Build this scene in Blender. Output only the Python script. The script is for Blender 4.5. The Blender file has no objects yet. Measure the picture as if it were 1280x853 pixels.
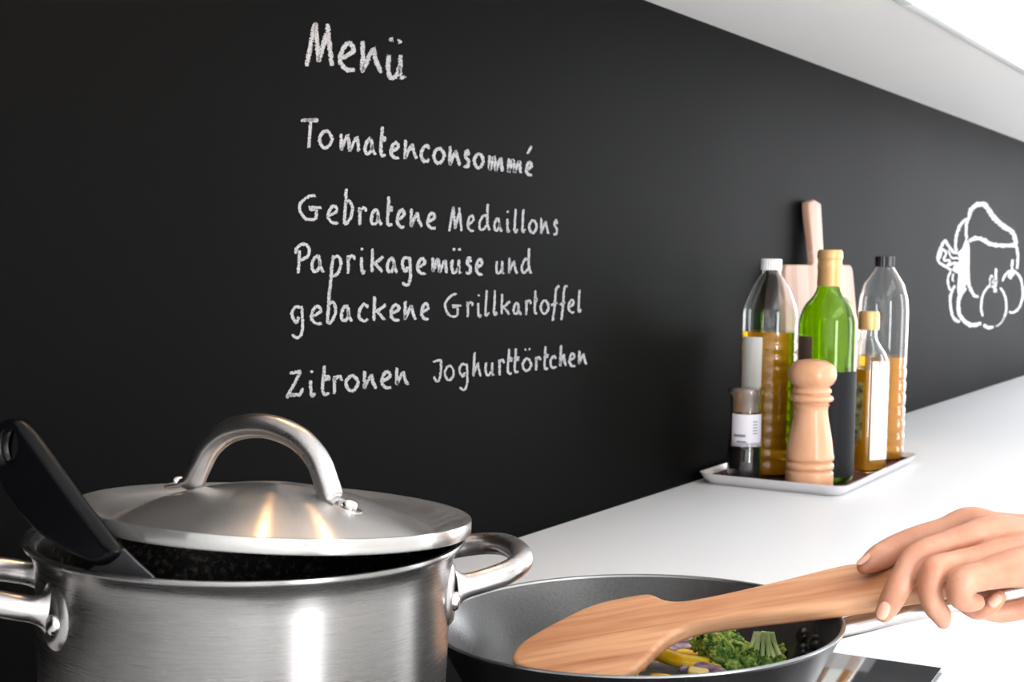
import bpy, bmesh, math, random
from mathutils import Vector, Matrix, noise
S = bpy.context.scene
COL = S.collection
PI = math.pi
D2R = math.radians

# ------------------------------------------------------------------ camera
F = 1780.0
YAW, PIT, ROL = D2R(30.7), D2R(3.55), D2R(1.0)
COUNTER_Z = 0.90
CAM = Vector((0, 0, COUNTER_Z + 0.343))
vd = Vector((math.cos(YAW)*math.cos(PIT), math.sin(YAW)*math.cos(PIT), -math.sin(PIT)))
rt0 = Vector((math.sin(YAW), -math.cos(YAW), 0))
up0 = rt0.cross(vd)
rt = rt0*math.cos(ROL) + up0*math.sin(ROL)
up = -rt0*math.sin(ROL) + up0*math.cos(ROL)
fw = Vector((math.cos(YAW), math.sin(YAW), 0))
cd = bpy.data.cameras.new('camera')
cam = bpy.data.objects.new('camera', cd)
COL.objects.link(cam)
m3 = Matrix((rt, up, -vd)).transposed()
cam.matrix_world = Matrix.Translation(CAM) @ m3.to_4x4()
cd.sensor_width = 36.0
cd.lens = F*36.0/1280.0
cd.clip_start = 0.02
cd.dof.use_dof = True
cd.dof.focus_distance = 1.05
cd.dof.aperture_fstop = 20.0
S.camera = cam

# ------------------------------------------------------------------ light
w = bpy.data.worlds.new('world')
S.world = w
w.use_nodes = True
w.node_tree.nodes['Background'].inputs[0].default_value = (0.86, 0.93, 1.0, 1)
w.node_tree.nodes['Background'].inputs[1].default_value = 1.2


def area(name, loc, rot, sx, sy, power, color):
    l = bpy.data.lights.new(name, 'AREA')
    l.shape = 'RECTANGLE'
    l.size, l.size_y, l.energy, l.color = sx, sy, power, color
    o = bpy.data.objects.new(name, l)
    COL.objects.link(o)
    o.location = loc
    o.rotation_euler = rot
    return o


# daylight through the three window openings of the room (windows built below)
area('daylight_side', (5.96, -0.55, 1.25), (0, D2R(90), 0), 2.2, 2.1, 62, (0.97, 0.98, 1.0))
area('daylight_rear', (-0.40, -2.56, 1.25), (D2R(90), 0, 0), 0.8, 2.2, 72, (0.98, 0.99, 1.0))
area('daylight_rear', (3.9, -2.56, 1.25), (D2R(90), 0, 0), 1.1, 2.2, 36, (0.96, 0.98, 1.0))
area('overhead_fill', (1.3, -0.9, 2.46), (0, 0, 0), 2.2, 0.9, 12, (1.0, 0.97, 0.94))  # unseen fill light added overhead for general brightness, no fixture there

# two small warm spots under the wall cabinets, above the hob
for lx, ly in ((0.81, 0.69), (0.96, 0.57)):
    pl_ = bpy.data.lights.new('cabinet_spot', 'POINT')
    pl_.energy, pl_.color, pl_.shadow_soft_size = 0.6, (1.0, 0.55, 0.22), 0.010
    po = bpy.data.objects.new('cabinet_spot', pl_)
    COL.objects.link(po)
    po.location = (lx, ly, 1.565)

S.view_settings.view_transform = 'Standard'
S.view_settings.look = 'None'
S.view_settings.gamma = 1
S.view_settings.exposure = 0.40
try:
    S.view_settings.use_curve_mapping = False
except Exception:
    pass


# ------------------------------------------------------------------ pixel helpers (1280 x 853)
def ray(x, y):
    return vd + rt*((x-640)/F) - up*((y-426.5)/F)


def at(x, y, d):
    return CAM + ray(x, y)*d


def on_y(x, y, Y):
    r = ray(x, y)
    return CAM + r*((Y-CAM.y)/r.y)


def on_z(x, y, Z):
    r = ray(x, y)
    return CAM + r*((Z-CAM.z)/r.z)


# ------------------------------------------------------------------ materials
def srgb(r, g, b):
    f = lambda c: (c/255/12.92) if c/255 <= 0.04045 else ((c/255+0.055)/1.055)**2.4
    return (f(r), f(g), f(b), 1)


MATS = {}


def mat(name, color, rough=0.5, metal=0.0, **kw):
    if name in MATS:
        return MATS[name]
    m = bpy.data.materials.new(name)
    m.use_nodes = True
    nt = m.node_tree
    b = nt.nodes['Principled BSDF']
    b.inputs['Base Color'].default_value = color
    b.inputs['Roughness'].default_value = rough
    b.inputs['Metallic'].default_value = metal
    for k, v in kw.items():
        if k.startswith('_'):
            continue
        b.inputs[k.replace('_', ' ')].default_value = v
    MATS[name] = m
    return m


def nodes(m):
    return m.node_tree.nodes, m.node_tree.links, m.node_tree.nodes['Principled BSDF']


def add_noise_color(m, c1, c2, scale, stretch=(1, 1, 1), detail=4, pos=(0.35, 0.65), bump=0.0, rough=None, dist=0.0):
    N, L, b = nodes(m)
    tc = N.new('ShaderNodeTexCoord')
    mp = N.new('ShaderNodeMapping')
    mp.inputs['Scale'].default_value = stretch
    nz = N.new('ShaderNodeTexNoise')
    nz.inputs['Scale'].default_value = scale
    nz.inputs['Detail'].default_value = detail
    nz.inputs['Distortion'].default_value = dist
    L.new(tc.outputs['Object'], mp.inputs['Vector'])
    L.new(mp.outputs[0], nz.inputs['Vector'])
    cr = N.new('ShaderNodeValToRGB')
    cr.color_ramp.elements[0].position = pos[0]
    cr.color_ramp.elements[1].position = pos[1]
    cr.color_ramp.elements[0].color = c1
    cr.color_ramp.elements[1].color = c2
    L.new(nz.outputs['Fac'], cr.inputs[0])
    L.new(cr.outputs[0], b.inputs['Base Color'])
    if bump:
        bp = N.new('ShaderNodeBump')
        bp.inputs['Strength'].default_value = bump
        bp.inputs['Distance'].default_value = 0.001
        L.new(nz.outputs['Fac'], bp.inputs['Height'])
        L.new(bp.outputs[0], b.inputs['Normal'])
    if rough:
        mr = N.new('ShaderNodeMapRange')
        mr.inputs['To Min'].default_value = rough[0]
        mr.inputs['To Max'].default_value = rough[1]
        L.new(nz.outputs['Fac'], mr.inputs['Value'])
        L.new(mr.outputs[0], b.inputs['Roughness'])
    return nz, cr


def steel(name, col, r0, r1, stretch, scale, aniso=0.0, tangent=None, bump=0.05, metal=1.0):
    m = mat(name, col, r0, metal)
    if 'done' in m:
        return m
    m['done'] = 1
    c2 = tuple(min(1, c*1.05) for c in col[:3]) + (1,)
    c1 = tuple(c*0.95 for c in col[:3]) + (1,)
    add_noise_color(m, c1, c2, scale, stretch, 5, (0.3, 0.7), bump, (r0, r1))
    N, L, b = nodes(m)
    b.inputs['Anisotropic'].default_value = aniso
    b.inputs['Anisotropic Rotation'].default_value = 0.25
    if tangent:
        t = N.new('ShaderNodeTangent')
        t.direction_type = 'RADIAL'
        t.axis = tangent
        L.new(t.outputs[0], b.inputs['Tangent'])
    return m


def wood(name, c1, c2, scale=14, along='x', rough=0.5, ring=True):
    m = mat(name, c1, rough)
    if 'done' in m:
        return m
    m['done'] = 1
    N, L, b = nodes(m)
    tc = N.new('ShaderNodeTexCoord')
    mp = N.new('ShaderNodeMapping')
    st = {'x': (0.07, 1, 1), 'y': (1, 0.07, 1), 'z': (1, 1, 0.07)}[along]
    mp.inputs['Scale'].default_value = st
    L.new(tc.outputs['Object'], mp.inputs['Vector'])
    nz = N.new('ShaderNodeTexNoise')
    nz.inputs['Scale'].default_value = scale*10
    nz.inputs['Detail'].default_value = 6
    nz.inputs['Distortion'].default_value = 0.55
    n2 = N.new('ShaderNodeTexNoise')
    n2.inputs['Scale'].default_value = scale*50
    n2.inputs['Detail'].default_value = 3
    L.new(mp.outputs[0], nz.inputs['Vector'])
    L.new(mp.outputs[0], n2.inputs['Vector'])
    mx = N.new('ShaderNodeMix')
    mx.inputs[0].default_value = 0.35
    L.new(nz.outputs['Fac'], mx.inputs[2])
    L.new(n2.outputs['Fac'], mx.inputs[3])
    cr = N.new('ShaderNodeValToRGB')
    cr.color_ramp.elements[0].position = 0.33
    cr.color_ramp.elements[1].position = 0.6
    cr.color_ramp.elements[0].color = c2
    cr.color_ramp.elements[1].color = c1
    L.new(mx.outputs[0], cr.inputs[0])
    L.new(cr.outputs[0], b.inputs['Base Color'])
    bp = N.new('ShaderNodeBump')
    bp.inputs['Strength'].default_value = 0.12
    bp.inputs['Distance'].default_value = 0.0006
    L.new(mx.outputs[0], bp.inputs['Height'])
    L.new(bp.outputs[0], b.inputs['Normal'])
    return m


def glass(name, color, rough=0.02, ior=1.45):
    return mat(name, color, rough, 0.0, Transmission_Weight=1.0, IOR=ior)


# ------------------------------------------------------------------ mesh helpers
def tag(o, label=None, cat=None, group=None, kind=None):
    if label: o['label'] = label
    if cat: o['category'] = cat
    if group: o['group'] = group
    if kind: o['kind'] = kind
    return o


def empty(name, M, label, cat, group=None):
    o = bpy.data.objects.new(name, None)
    COL.objects.link(o)
    o.empty_display_size = 0.02
    o.matrix_world = M
    return tag(o, label, cat, group)


def obj(name, verts, faces, m, parent=None, M=None, smooth=True, bevel=0.0, segs=2, angle=40):
    me = bpy.data.meshes.new(name)
    me.from_pydata([tuple(v) for v in verts], [], faces)
    return link(name, me, m, parent, M, smooth, bevel, segs, angle)


def link(name, me, m, parent=None, M=None, smooth=True, bevel=0.0, segs=2, angle=40, fixn=True):
    bm = bmesh.new()
    bm.from_mesh(me)
    if fixn:
        bmesh.ops.recalc_face_normals(bm, faces=bm.faces)
    if bevel > 0:
        es = [e for e in bm.edges if len(e.link_faces) == 2 and e.calc_face_angle(0) > D2R(30)]
        bmesh.ops.bevel(bm, geom=es, offset=bevel, segments=segs, profile=0.5, affect='EDGES', clamp_overlap=True)
    bm.to_mesh(me)
    bm.free()
    if smooth:
        me.shade_smooth()
        try:
            me.set_sharp_from_angle(angle=D2R(angle))
        except Exception:
            pass
    o = bpy.data.objects.new(name, me)
    COL.objects.link(o)
    if m: me.materials.append(m)
    if parent: o.parent = parent
    if M is not None: o.matrix_local = M
    return o


def box(name, x0, x1, y0, y1, z0, z1, m, parent=None, bevel=0.0, M=None):
    v = [(x, y, z) for x in (x0, x1) for y in (y0, y1) for z in (z0, z1)]
    f = [(0, 1, 3, 2), (4, 6, 7, 5), (0, 4, 5, 1), (2, 3, 7, 6), (0, 2, 6, 4), (1, 5, 7, 3)]
    return obj(name, v, f, m, parent, M, smooth=bevel > 0, bevel=bevel)


def lathe_data(profile, n=96, closed=False, off=(0, 0, 0), squash=None):
    """profile: list of (r,z) ; r==0 ends collapse"""
    v, f, rings = [], [], []
    for r, z in profile:
        if r <= 1e-7:
            rings.append([len(v)])
            v.append((off[0], off[1], off[2]+z))
        else:
            ring = []
            for i in range(n):
                a = 2*PI*i/n
                x, y = r*math.cos(a), r*math.sin(a)
                if squash:
                    x, y = squash(x, y, z)
                ring.append(len(v))
                v.append((off[0]+x, off[1]+y, off[2]+z))
            rings.append(ring)
    pairs = list(zip(rings[:-1], rings[1:]))
    if closed: pairs.append((rings[-1], rings[0]))
    for a, b in pairs:
        if len(a) == 1 and len(b) == 1: continue
        for i in range(n):
            j = (i+1) % n
            if len(a) == 1: f.append((a[0], b[i], b[j]))
            elif len(b) == 1: f.append((a[i], b[0], a[j]))
            else: f.append((a[i], b[i], b[j], a[j]))
    return v, f


def lathe(name, profile, m, parent=None, n=96, closed=False, M=None, angle=35, squash=None):
    v, f = lathe_data(profile, n, closed, squash=squash)
    return obj(name, v, f, m, parent, M, True, 0, angle=angle)


def catmull(pts, k=8, closed=False):
    P = [Vector(p) for p in pts]
    if len(P) < 3:
        return P
    out = []
    n = len(P)
    rng = range(n if closed else n-1)
    for i in rng:
        p1, p2 = P[i], P[(i+1) % n]
        p0 = P[(i-1) % n] if (closed or i > 0) else p1*2-p2
        p3 = P[(i+2) % n] if (closed or i < n-2) else p2*2-p1
        if (p1-p2).length < 1e-9:
            continue
        for s in range(k):
            t = s/k
            out.append(0.5*((2*p1)+(-p0+p2)*t+(2*p0-5*p1+4*p2-p3)*t*t+(-p0+3*p1-3*p2+p3)*t**3))
    if not closed: out.append(P[-1])
    return out


def tube_data(pts, radii, n=24, flat=None, cap=True, upv=Vector((0, 0, 1)), base=0):
    """flat: list of (a,b) scale in (side, up)"""
    v, f = [], []
    m = len(pts)
    for i, p in enumerate(pts):
        t = (pts[min(i+1, m-1)]-pts[max(i-1, 0)]).normalized()
        s = t.cross(upv)
        if s.length < 1e-4: s = t.cross(Vector((1, 0, 0)))
        s.normalize()
        u = s.cross(t).normalized()
        a, b = flat[i] if flat else (1, 1)
        for j in range(n):
            an = 2*PI*j/n
            v.append(p + s*(radii[i]*a*math.cos(an)) + u*(radii[i]*b*math.sin(an)))
    for i in range(m-1):
        for j in range(n):
            k = (j+1) % n
            f.append((base+i*n+j, base+i*n+k, base+(i+1)*n+k, base+(i+1)*n+j))
    if cap:
        f.append(tuple(base+j for j in range(n))[::-1])
        f.append(tuple(base+(m-1)*n+j for j in range(n)))
    return v, f


def tube(name, pts, radii, m, parent=None, n=24, flat=None, M=None, upv=Vector((0, 0, 1))):
    v, f = tube_data([Vector(p) for p in pts], radii, n, flat, True, upv)
    return obj(name, v, f, m, parent, M)


def lerp_list(vals, k, n):
    """resample list of control values to n entries"""
    out = []
    for i in range(n):
        t = i/(n-1)*(len(vals)-1)
        a = min(int(t), len(vals)-2)
        u = t-a
        u = u*u*(3-2*u)
        if isinstance(vals[0], tuple):
            out.append(tuple(x*(1-u)+y*u for x, y in zip(vals[a], vals[a+1])))
        else:
            out.append(vals[a]*(1-u)+vals[a+1]*u)
    return out


def slab(name, outline, holes, thick, bevel, m, parent=None, M=None, res=4):
    """2D outline (x,y) filled, extruded +-thick/2 with rounded edges"""
    cu = bpy.data.curves.new(name, 'CURVE')
    cu.dimensions = '2D'
    cu.fill_mode = 'BOTH'
    cu.extrude = max(thick/2-bevel, 0.00001)
    cu.bevel_depth = bevel
    cu.bevel_resolution = res
    cu.offset = -bevel
    for loop in [outline]+list(holes):
        sp = cu.splines.new('POLY')
        sp.points.add(len(loop)-1)
        for i, p in enumerate(loop):
            sp.points[i].co = (p[0], p[1], 0, 1)
        sp.use_cyclic_u = True
    tmp = bpy.data.objects.new(name+'_tmp', cu)
    COL.objects.link(tmp)
    dg = bpy.context.evaluated_depsgraph_get()
    me = bpy.data.meshes.new_from_object(tmp.evaluated_get(dg))
    bpy.data.objects.remove(tmp)
    bpy.data.curves.remove(cu)
    me.name = name
    me.materials.clear()
    bm = bmesh.new(); bm.from_mesh(me)
    bmesh.ops.remove_doubles(bm, verts=bm.verts, dist=1e-6)
    bm.to_mesh(me); bm.free()
    return link(name, me, m, parent, M, True, 0, angle=50)


def plane_frame(P0, P1, P2):
    """frame whose x runs P0->P1 and whose plane holds P2; z faces the camera"""
    x = (P1-P0).normalized()
    z = x.cross(P2-P0).normalized()
    if z.dot(CAM-P0) < 0: z = -z
    y = z.cross(x)
    R = Matrix((x, y, z)).transposed().to_4x4()
    return Matrix.Translation(P0) @ R


def trace(M, pts):
    """pixels -> local xy on the plane of frame M"""
    P0 = M.translation
    nz = M.col[2].to_3d()
    Mi = M.inverted()
    out = []
    for x, y in pts:
        r = ray(x, y)
        t = (P0-CAM).dot(nz)/r.dot(nz)
        q = Mi @ (CAM+r*t)
        out.append((q.x, q.y))
    return out


def local_to(Mroot, p):
    return Mroot.inverted() @ p


RZ = Matrix.Rotation(YAW-PI/2, 4, 'Z')      # local x = to the right of the view, y = away


def frame(X, Dp, z, tx=0, ty=0):
    """upright frame at lateral X, distance Dp, with slopes tx, ty"""
    P = CAM + rt0*X + fw*Dp
    P.z = z
    tilt = Matrix.Rotation(-math.atan(tx), 4, 'Y') @ Matrix.Rotation(math.atan(ty), 4, 'X')
    return Matrix.Translation(P) @ RZ @ tilt


# ================================================================== SETTING
WY = 0.86
wall_m = mat('chalkboard_paint', (0.022, 0.022, 0.022, 1), 0.6, 0.0, Specular_IOR_Level=0.02)
add_noise_color(wall_m, (0.0026, 0.0026, 0.0026, 1), (0.0032, 0.0032, 0.0032, 1), 3.0, (1, 1, 1), 3, (0.3, 0.7), 0.0, (0.50, 0.56))
white_wall = mat('white_plaster', (0.86, 0.86, 0.85, 1), 0.8)
counter_m = mat('white_worktop', (0.85, 0.86, 0.885, 1), 0.45, 0.0, Specular_IOR_Level=0.15)
cab_m = mat('white_lacquer', (0.90, 0.885, 0.87, 1), 0.4)
door_m = mat('white_gloss_front', (0.86, 0.87, 0.88, 1), 0.25)
floor_m = mat('pale_floor', (0.62, 0.61, 0.60, 1), 0.45)
add_noise_color(floor_m, (0.74, 0.73, 0.72, 1), (0.80, 0.79, 0.78, 1), 4, (1, 6, 1), 4)
X0, X1, Y0, Y1, ZC = -1.6, 6.0, -2.6, WY, 2.5


def struct(o):
    o['kind'] = 'structure'
    return o


struct(box('wall_back', X0, X1, WY, WY+0.1, 0, ZC, wall_m))
struct(box('floor', X0, X1, Y0, WY, -0.05, 0, floor_m))
struct(box('ceiling', X0, X1, Y0, WY+0.1, ZC, ZC+0.05, white_wall))
struct(box('wall_left', X0-0.1, X0, Y0-0.1, WY+0.1, 0, ZC, white_wall))


def wall_with_holes(name, axis, c0, c1, a0, a1, holes):
    """wall slab with rectangular openings; a = horizontal coordinate"""
    v, f = [], []

    def add(p0, p1, z0, z1):
        b = len(v)
        if axis == 'x': pts = [(x, y, z) for x in (c0, c1) for y in (p0, p1) for z in (z0, z1)]
        else: pts = [(x, y, z) for x in (p0, p1) for y in (c0, c1) for z in (z0, z1)]
        v.extend(pts)
        f.extend([tuple(b+i for i in q) for q in [(0, 1, 3, 2), (4, 6, 7, 5), (0, 4, 5, 1), (2, 3, 7, 6), (0, 2, 6, 4), (1, 5, 7, 3)]])
    cur = a0
    for (h0, h1, z0, z1) in holes:
        add(cur, h0, 0, ZC)
        add(h0, h1, 0, z0)
        add(h0, h1, z1, ZC)
        cur = h1
    add(cur, a1, 0, ZC)
    return struct(obj(name, v, f, white_wall, smooth=False))


wall_with_holes('wall_right', 'x', X1, X1+0.1, Y0-0.1, WY+0.1, [(-1.65, 0.55, 0.1, 2.4)])
wall_with_holes('wall_front', 'y', Y0-0.1, Y0, X0, X1, [(-0.85, 0.05, 0.1, 2.4), (3.3, 4.5, 0.1, 2.4)])
frame_m = mat('window_frame_white', (0.8, 0.8, 0.8, 1), 0.4)
pane_m = glass('window_glass', (1, 1, 1, 1), 0.0, 1.45)


def window(name, axis, c, a0, a1, z0, z1):
    wobj = None
    t = 0.05
    bars = [(a0, a1, z0, z0+t), (a0, a1, z1-t, z1), (a0, a0+t, z0+t, z1-t), (a1-t, a1, z0+t, z1-t)]
    v, f = [], []
    for p0, p1, q0, q1 in bars:
        b = len(v)
        if axis == 'x': pts = [(x, y, z) for x in (c, c+0.04) for y in (p0, p1) for z in (q0, q1)]
        else: pts = [(x, y, z) for x in (p0, p1) for y in (c-0.04, c) for z in (q0, q1)]
        v.extend(pts)
        f.extend([tuple(b+i for i in q) for q in [(0, 1, 3, 2), (4, 6, 7, 5), (0, 4, 5, 1), (2, 3, 7, 6), (0, 2, 6, 4), (1, 5, 7, 3)]])
    wobj = struct(obj(name, v, f, frame_m, smooth=False))
    if axis == 'x':
        box('pane', c+0.02, c+0.024, a0+t, a1-t, z0+t, z1-t, pane_m, wobj)
    else:
        box('pane', a0+t, a1-t, c-0.024, c-0.02, z0+t, z1-t, pane_m, wobj)


window('window_1', 'x', X1+0.04, -1.65, 0.55, 0.1, 2.4)
window('window_2', 'y', Y0-0.04, -0.85, 0.05, 0.1, 2.4)
window('window_3', 'y', Y0-0.04, 3.3, 4.5, 0.1, 2.4)

for i, (lx, ly) in enumerate(((0.81, 0.69), (0.96, 0.57))):
    struct(lathe('trim_%d' % (i+1), [(0.026, 1.590), (0.028, 1.582), (0.023, 1.582), (0.021, 1.590)], frame_m, None, 32, M=Matrix.Translation((lx, ly, 0))))
# worktop and base units
FRONT = 0.2805*WY
tag(box('worktop', X0+0.01, 5.3, FRONT, WY-0.001, COUNTER_Z-0.04, COUNTER_Z, counter_m, bevel=0.002),
    'long white kitchen worktop running along the black wall', 'worktop')
nb = 0
for i in range(11):
    xa = X0+0.02+i*0.6
    t = empty('base_cabinet', Matrix.Translation((xa, FRONT+0.04, 0)),
              'white base cabinet under the long white worktop', 'cabinet', 'base cabinets under the worktop')
    box('body', 0.001, 0.599, 0.0, WY-FRONT-0.06, 0.1, COUNTER_Z-0.042, cab_m, t)
    box('plinth', 0.001, 0.599, 0.05, 0.07, 0.0, 0.1, cab_m, t)
    d = box('door', 0.003, 0.597, -0.02, -0.001, 0.104, COUNTER_Z-0.046, door_m, t, bevel=0.001)

# wall cabinets: long flush underside, doors hanging in front
CZ = CAM.z + 0.405*WY
CF = 0.622*WY
for i in range(5):
    xa = -0.25+i*1.1
    t = empty('wall_cabinet', Matrix.Translation((xa, CF, CZ)),
              'white wall cabinet hanging flush above the black wall' if i < 4 else '', 'cabinet', 'wall cabinets above the black wall')
    t['label'] = 'white handleless wall cabinet in the row above the black wall'
    box('body', 0.0, 1.1, 0.024, WY-CF-0.001, 0.0, 0.72, cab_m, t)
    box('door', 0.001, 1.099, 0.0, 0.018, -0.004, 0.72, door_m, t, bevel=0.0012)

# ================================================================== HOB
hob_m = mat('black_ceramic_glass', (0.012, 0.013, 0.014, 1), 0.06)
trim_m = mat('hob_edge_blue_glass', (0.10, 0.17, 0.22, 1), 0.15)
HZ = COUNTER_Z+0.006
hc = on_z(1177, 835, HZ)
MH = Matrix.Translation((hc.x, hc.y, COUNTER_Z)) @ Matrix.Rotation(D2R(4.0), 4, 'Z')
hob = empty('hob', MH, 'flat black glass hob under the pot and the frying pan', 'hob')
box('glass_plate', -0.72, 0.0, 0.0, 0.47, 0.0015, 0.006, hob_m, hob, bevel=0.0008)
box('edge_trim', -0.7205, 0.0005, -0.0005, 0.4705, 0.0, 0.0014, trim_m, hob)

# ================================================================== POT
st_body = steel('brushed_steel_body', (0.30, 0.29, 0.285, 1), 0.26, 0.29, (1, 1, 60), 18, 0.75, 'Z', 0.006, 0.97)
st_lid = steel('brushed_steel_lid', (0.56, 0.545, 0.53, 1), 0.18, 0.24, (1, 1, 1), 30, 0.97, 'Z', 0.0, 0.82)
st_pol = steel('satin_steel_handle', (0.56, 0.535, 0.53, 1), 0.24, 0.32, (1, 1, 1), 40, 0.0, None, 0.02)
st_bright = mat('polished_steel_rivet', (0.78, 0.77, 0.76, 1), 0.18, 1.0)
burnt = mat('stained_steel_inside', (0.08, 0.07, 0.065, 1), 0.35, 0.6)
add_noise_color(burnt, (0.012, 0.010, 0.009, 1), (0.13, 0.11, 0.10, 1), 260, (1, 1, 1), 6, (0.52, 0.74), 0.4, (0.2, 0.5))

POT_RIM = CAM.z-0.1705
PH = POT_RIM-HZ-0.0016
MP = frame(-0.158, 0.8483, HZ+0.0016, -0.012, 0)
pot = empty('cooking_pot', MP, 'large brushed steel cooking pot with two loop handles on the hob', 'pot')
R = 0.13
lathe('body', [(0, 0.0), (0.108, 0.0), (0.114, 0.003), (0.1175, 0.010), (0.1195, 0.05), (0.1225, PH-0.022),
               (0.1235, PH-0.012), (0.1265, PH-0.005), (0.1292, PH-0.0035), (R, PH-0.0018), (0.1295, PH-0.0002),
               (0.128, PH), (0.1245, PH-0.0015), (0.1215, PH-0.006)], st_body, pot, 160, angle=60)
lathe('inner_wall', [(0.1215, PH-0.006), (0.1200, PH-0.013), (0.1175, 0.05), (0.114, 0.012), (0.106, 0.006), (0, 0.006)], burnt, pot, 128, angle=60)


def loop_handle(root, phi, zc):
    """phi = azimuth of the loop (local), loop sticks out of the wall"""
    u = Vector((math.cos(phi), math.sin(phi), 0))
    s = Vector((-math.sin(phi), math.cos(phi), 0))
    ctrl = [(0.1165, -0.0445, 0.0), (0.124, -0.0445, 0.001), (0.138, -0.0440, 0.004), (0.152, -0.040, 0.007), (0.164, -0.029, 0.010),
            (0.1695, -0.012, 0.012), (0.1695, 0.012, 0.012), (0.164, 0.029, 0.010), (0.152, 0.040, 0.007),
            (0.138, 0.0440, 0.004), (0.124, 0.0445, 0.001), (0.1165, 0.0445, 0.0)]
    pts = catmull([u*a+s*b+Vector((0, 0, zc+c)) for a, b, c in ctrl], 8)
    n = len(pts)
    rad, fl = [], []
    for i in range(n):
        e = min(i, n-1-i)/(n/2)
        k = max(0, 1-e/0.22)
        rad.append(0.0072+0.004*k*k)
        fl.append((1.0-0.35*k, 1.0+0.15*k))
    h = tube('handle', pts, rad, st_pol, root, 28, fl)
    for sg in (-1, 1):
        a = phi+sg*0.375
        # flattened foot, bent to the wall of the pot
        v, f = [], []
        nr, na = 7, 32
        for shell in range(2):
            for i in range(nr):
                for j in range(na):
                    q = i/(nr-1)
                    an = 2*PI*j/na
                    dx = 0.0165*q*math.cos(an)
                    dz = 0.0195*q*math.sin(an)
                    hgt = (0.0030*(1-q**6)**0.5) if shell == 0 else -0.001
                    rr = 0.1222+hgt
                    aa = a+dx/0.122
                    v.append((rr*math.cos(aa), rr*math.sin(aa), zc-0.003+dz))
        for shell in range(2):
            o_ = shell*nr*na
            for i in range(nr-1):
                for j in range(na):
                    k = (j+1) % na
                    f.append((o_+i*na+j, o_+i*na+k, o_+(i+1)*na+k, o_+(i+1)*na+j))
        for j in range(na):
            k = (j+1) % na
            f.append(((nr-1)*na+j, (nr-1)*na+k, nr*na+(nr-1)*na+k, nr*na+(nr-1)*na+j))
        obj('mounting_plate', v, f, st_pol, h)
        a2 = phi+sg*0.425
        c = Vector((math.cos(a2), math.sin(a2), 0))
        Mv = Matrix.Translation(c*0.1245+Vector((0, 0, zc-0.006))) @ c.to_track_quat('Z', 'Y').to_matrix().to_4x4()
        lathe('rivet', [(0.0062, 0), (0.0062, 0.0012), (0.0052, 0.0030), (0.003, 0.0040), (0, 0.0044)], st_bright, h, 24, M=Mv, angle=60)


loop_handle(pot, D2R(20), PH-0.030)
loop_handle(pot, D2R(200), PH-0.030)

# ------------------------------------------------------------------ lid
ML = frame(-0.1398, 0.8481, CAM.z-0.158, -0.047, -0.050)
lid = empty('pot_lid', ML, 'domed brushed steel lid with arched handle lying askew on the pot', 'lid')
prof = []
for i in range(25):
    t = i/24
    r = 0.0930*t
    prof.append((r, -0.0062+0.0232*(1-t*t)**0.97 if t < 1 else -0.0062))
prof += [(0.0945, -0.0066), (0.0958, -0.0066), (0.106, -0.0012), (0.1160, 0.0028), (0.1172, 0.0026), (0.1176, 0.0014),
         (0.1176, -0.0052), (0.1170, -0.0060), (0.1162, -0.0052), (0.1158, 0.0012), (0.106, -0.0026), (0.0958, -0.0080), (0.0940, -0.0080)]
for i in range(12):
    t = 1-(i+1)/12
    prof.append((0.0920*t, -0.0076+0.0232*(1-t*t)**0.97))
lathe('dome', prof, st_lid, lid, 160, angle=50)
hy = D2R(-27)
hu = Vector((math.cos(hy), math.sin(hy), 0))
ctrl = [(-0.0550, 0.0120), (-0.0495, 0.0140), (-0.0455, 0.0225), (-0.0375, 0.0370), (-0.0225, 0.0480), (0, 0.0525), (0.0225, 0.0480), (0.0375, 0.0370), (0.0455, 0.0225), (0.0495, 0.0140), (0.0550, 0.0120)]
HOFF = Vector((-0.0105, 0, 0))
ctrl = [(a*1.045, b-0.0014) for a, b in ctrl]
pts = catmull([HOFF+hu*a+Vector((0, 0, b)) for a, b in ctrl], 8)
n = len(pts)
rad = []
fl = []
for i in range(n):
    e = min(i, n-1-i)/(n/2)
    k = max(0, 1-e/0.22)
    rad.append(0.0074)
    fl.append((1.0, 1.0-0.62*k**0.8))
hv = Vector((-math.sin(hy), math.cos(hy), 0))
lh = tube('handle', pts, rad, st_pol, lid, 28, [(a*1.0, b) for a, b in fl], upv=Vector((0, 0, 1)))
for sg in (-1, 1):
    c = HOFF+hu*sg*0.0605
    zz = -0.0062+0.0232*(1-(0.0605/0.0930)**2)**0.97+0.0004
    tl = Matrix.Rotation(D2R(14)*sg, 4, hv)
    Mt = Matrix.Translation(c+Vector((0, 0, zz+0.001))) @ tl @ Matrix.Rotation(hy, 4, 'Z')
    pl = []
    for j in range(28):
        an = 2*PI*j/28
        pl.append((0.0115*math.copysign(abs(math.cos(an))**0.75, math.cos(an)), 0.0078*math.sin(an)))
    v = [(x, y, -0.001) for x, y in pl]+[(x, y, 0.0012) for x, y in pl]
    f = [tuple(range(28))[::-1], tuple(range(28, 56))]+[(j, (j+1) % 28, 28+(j+1) % 28, 28+j) for j in range(28)]
    obj('mounting_plate', v, f, st_pol, lh, Mt, bevel=0.0005)
    Mr = Matrix.Translation(c+hu*sg*0.003+Vector((0, 0, zz+0.0018))) @ tl
    lathe('rivet', [(0.0048, 0), (0.0050, 0.0016), (0.0042, 0.0034), (0.0022, 0.0044), (0, 0.0046)], st_bright, lh, 24, M=Mr, angle=60)

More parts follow.
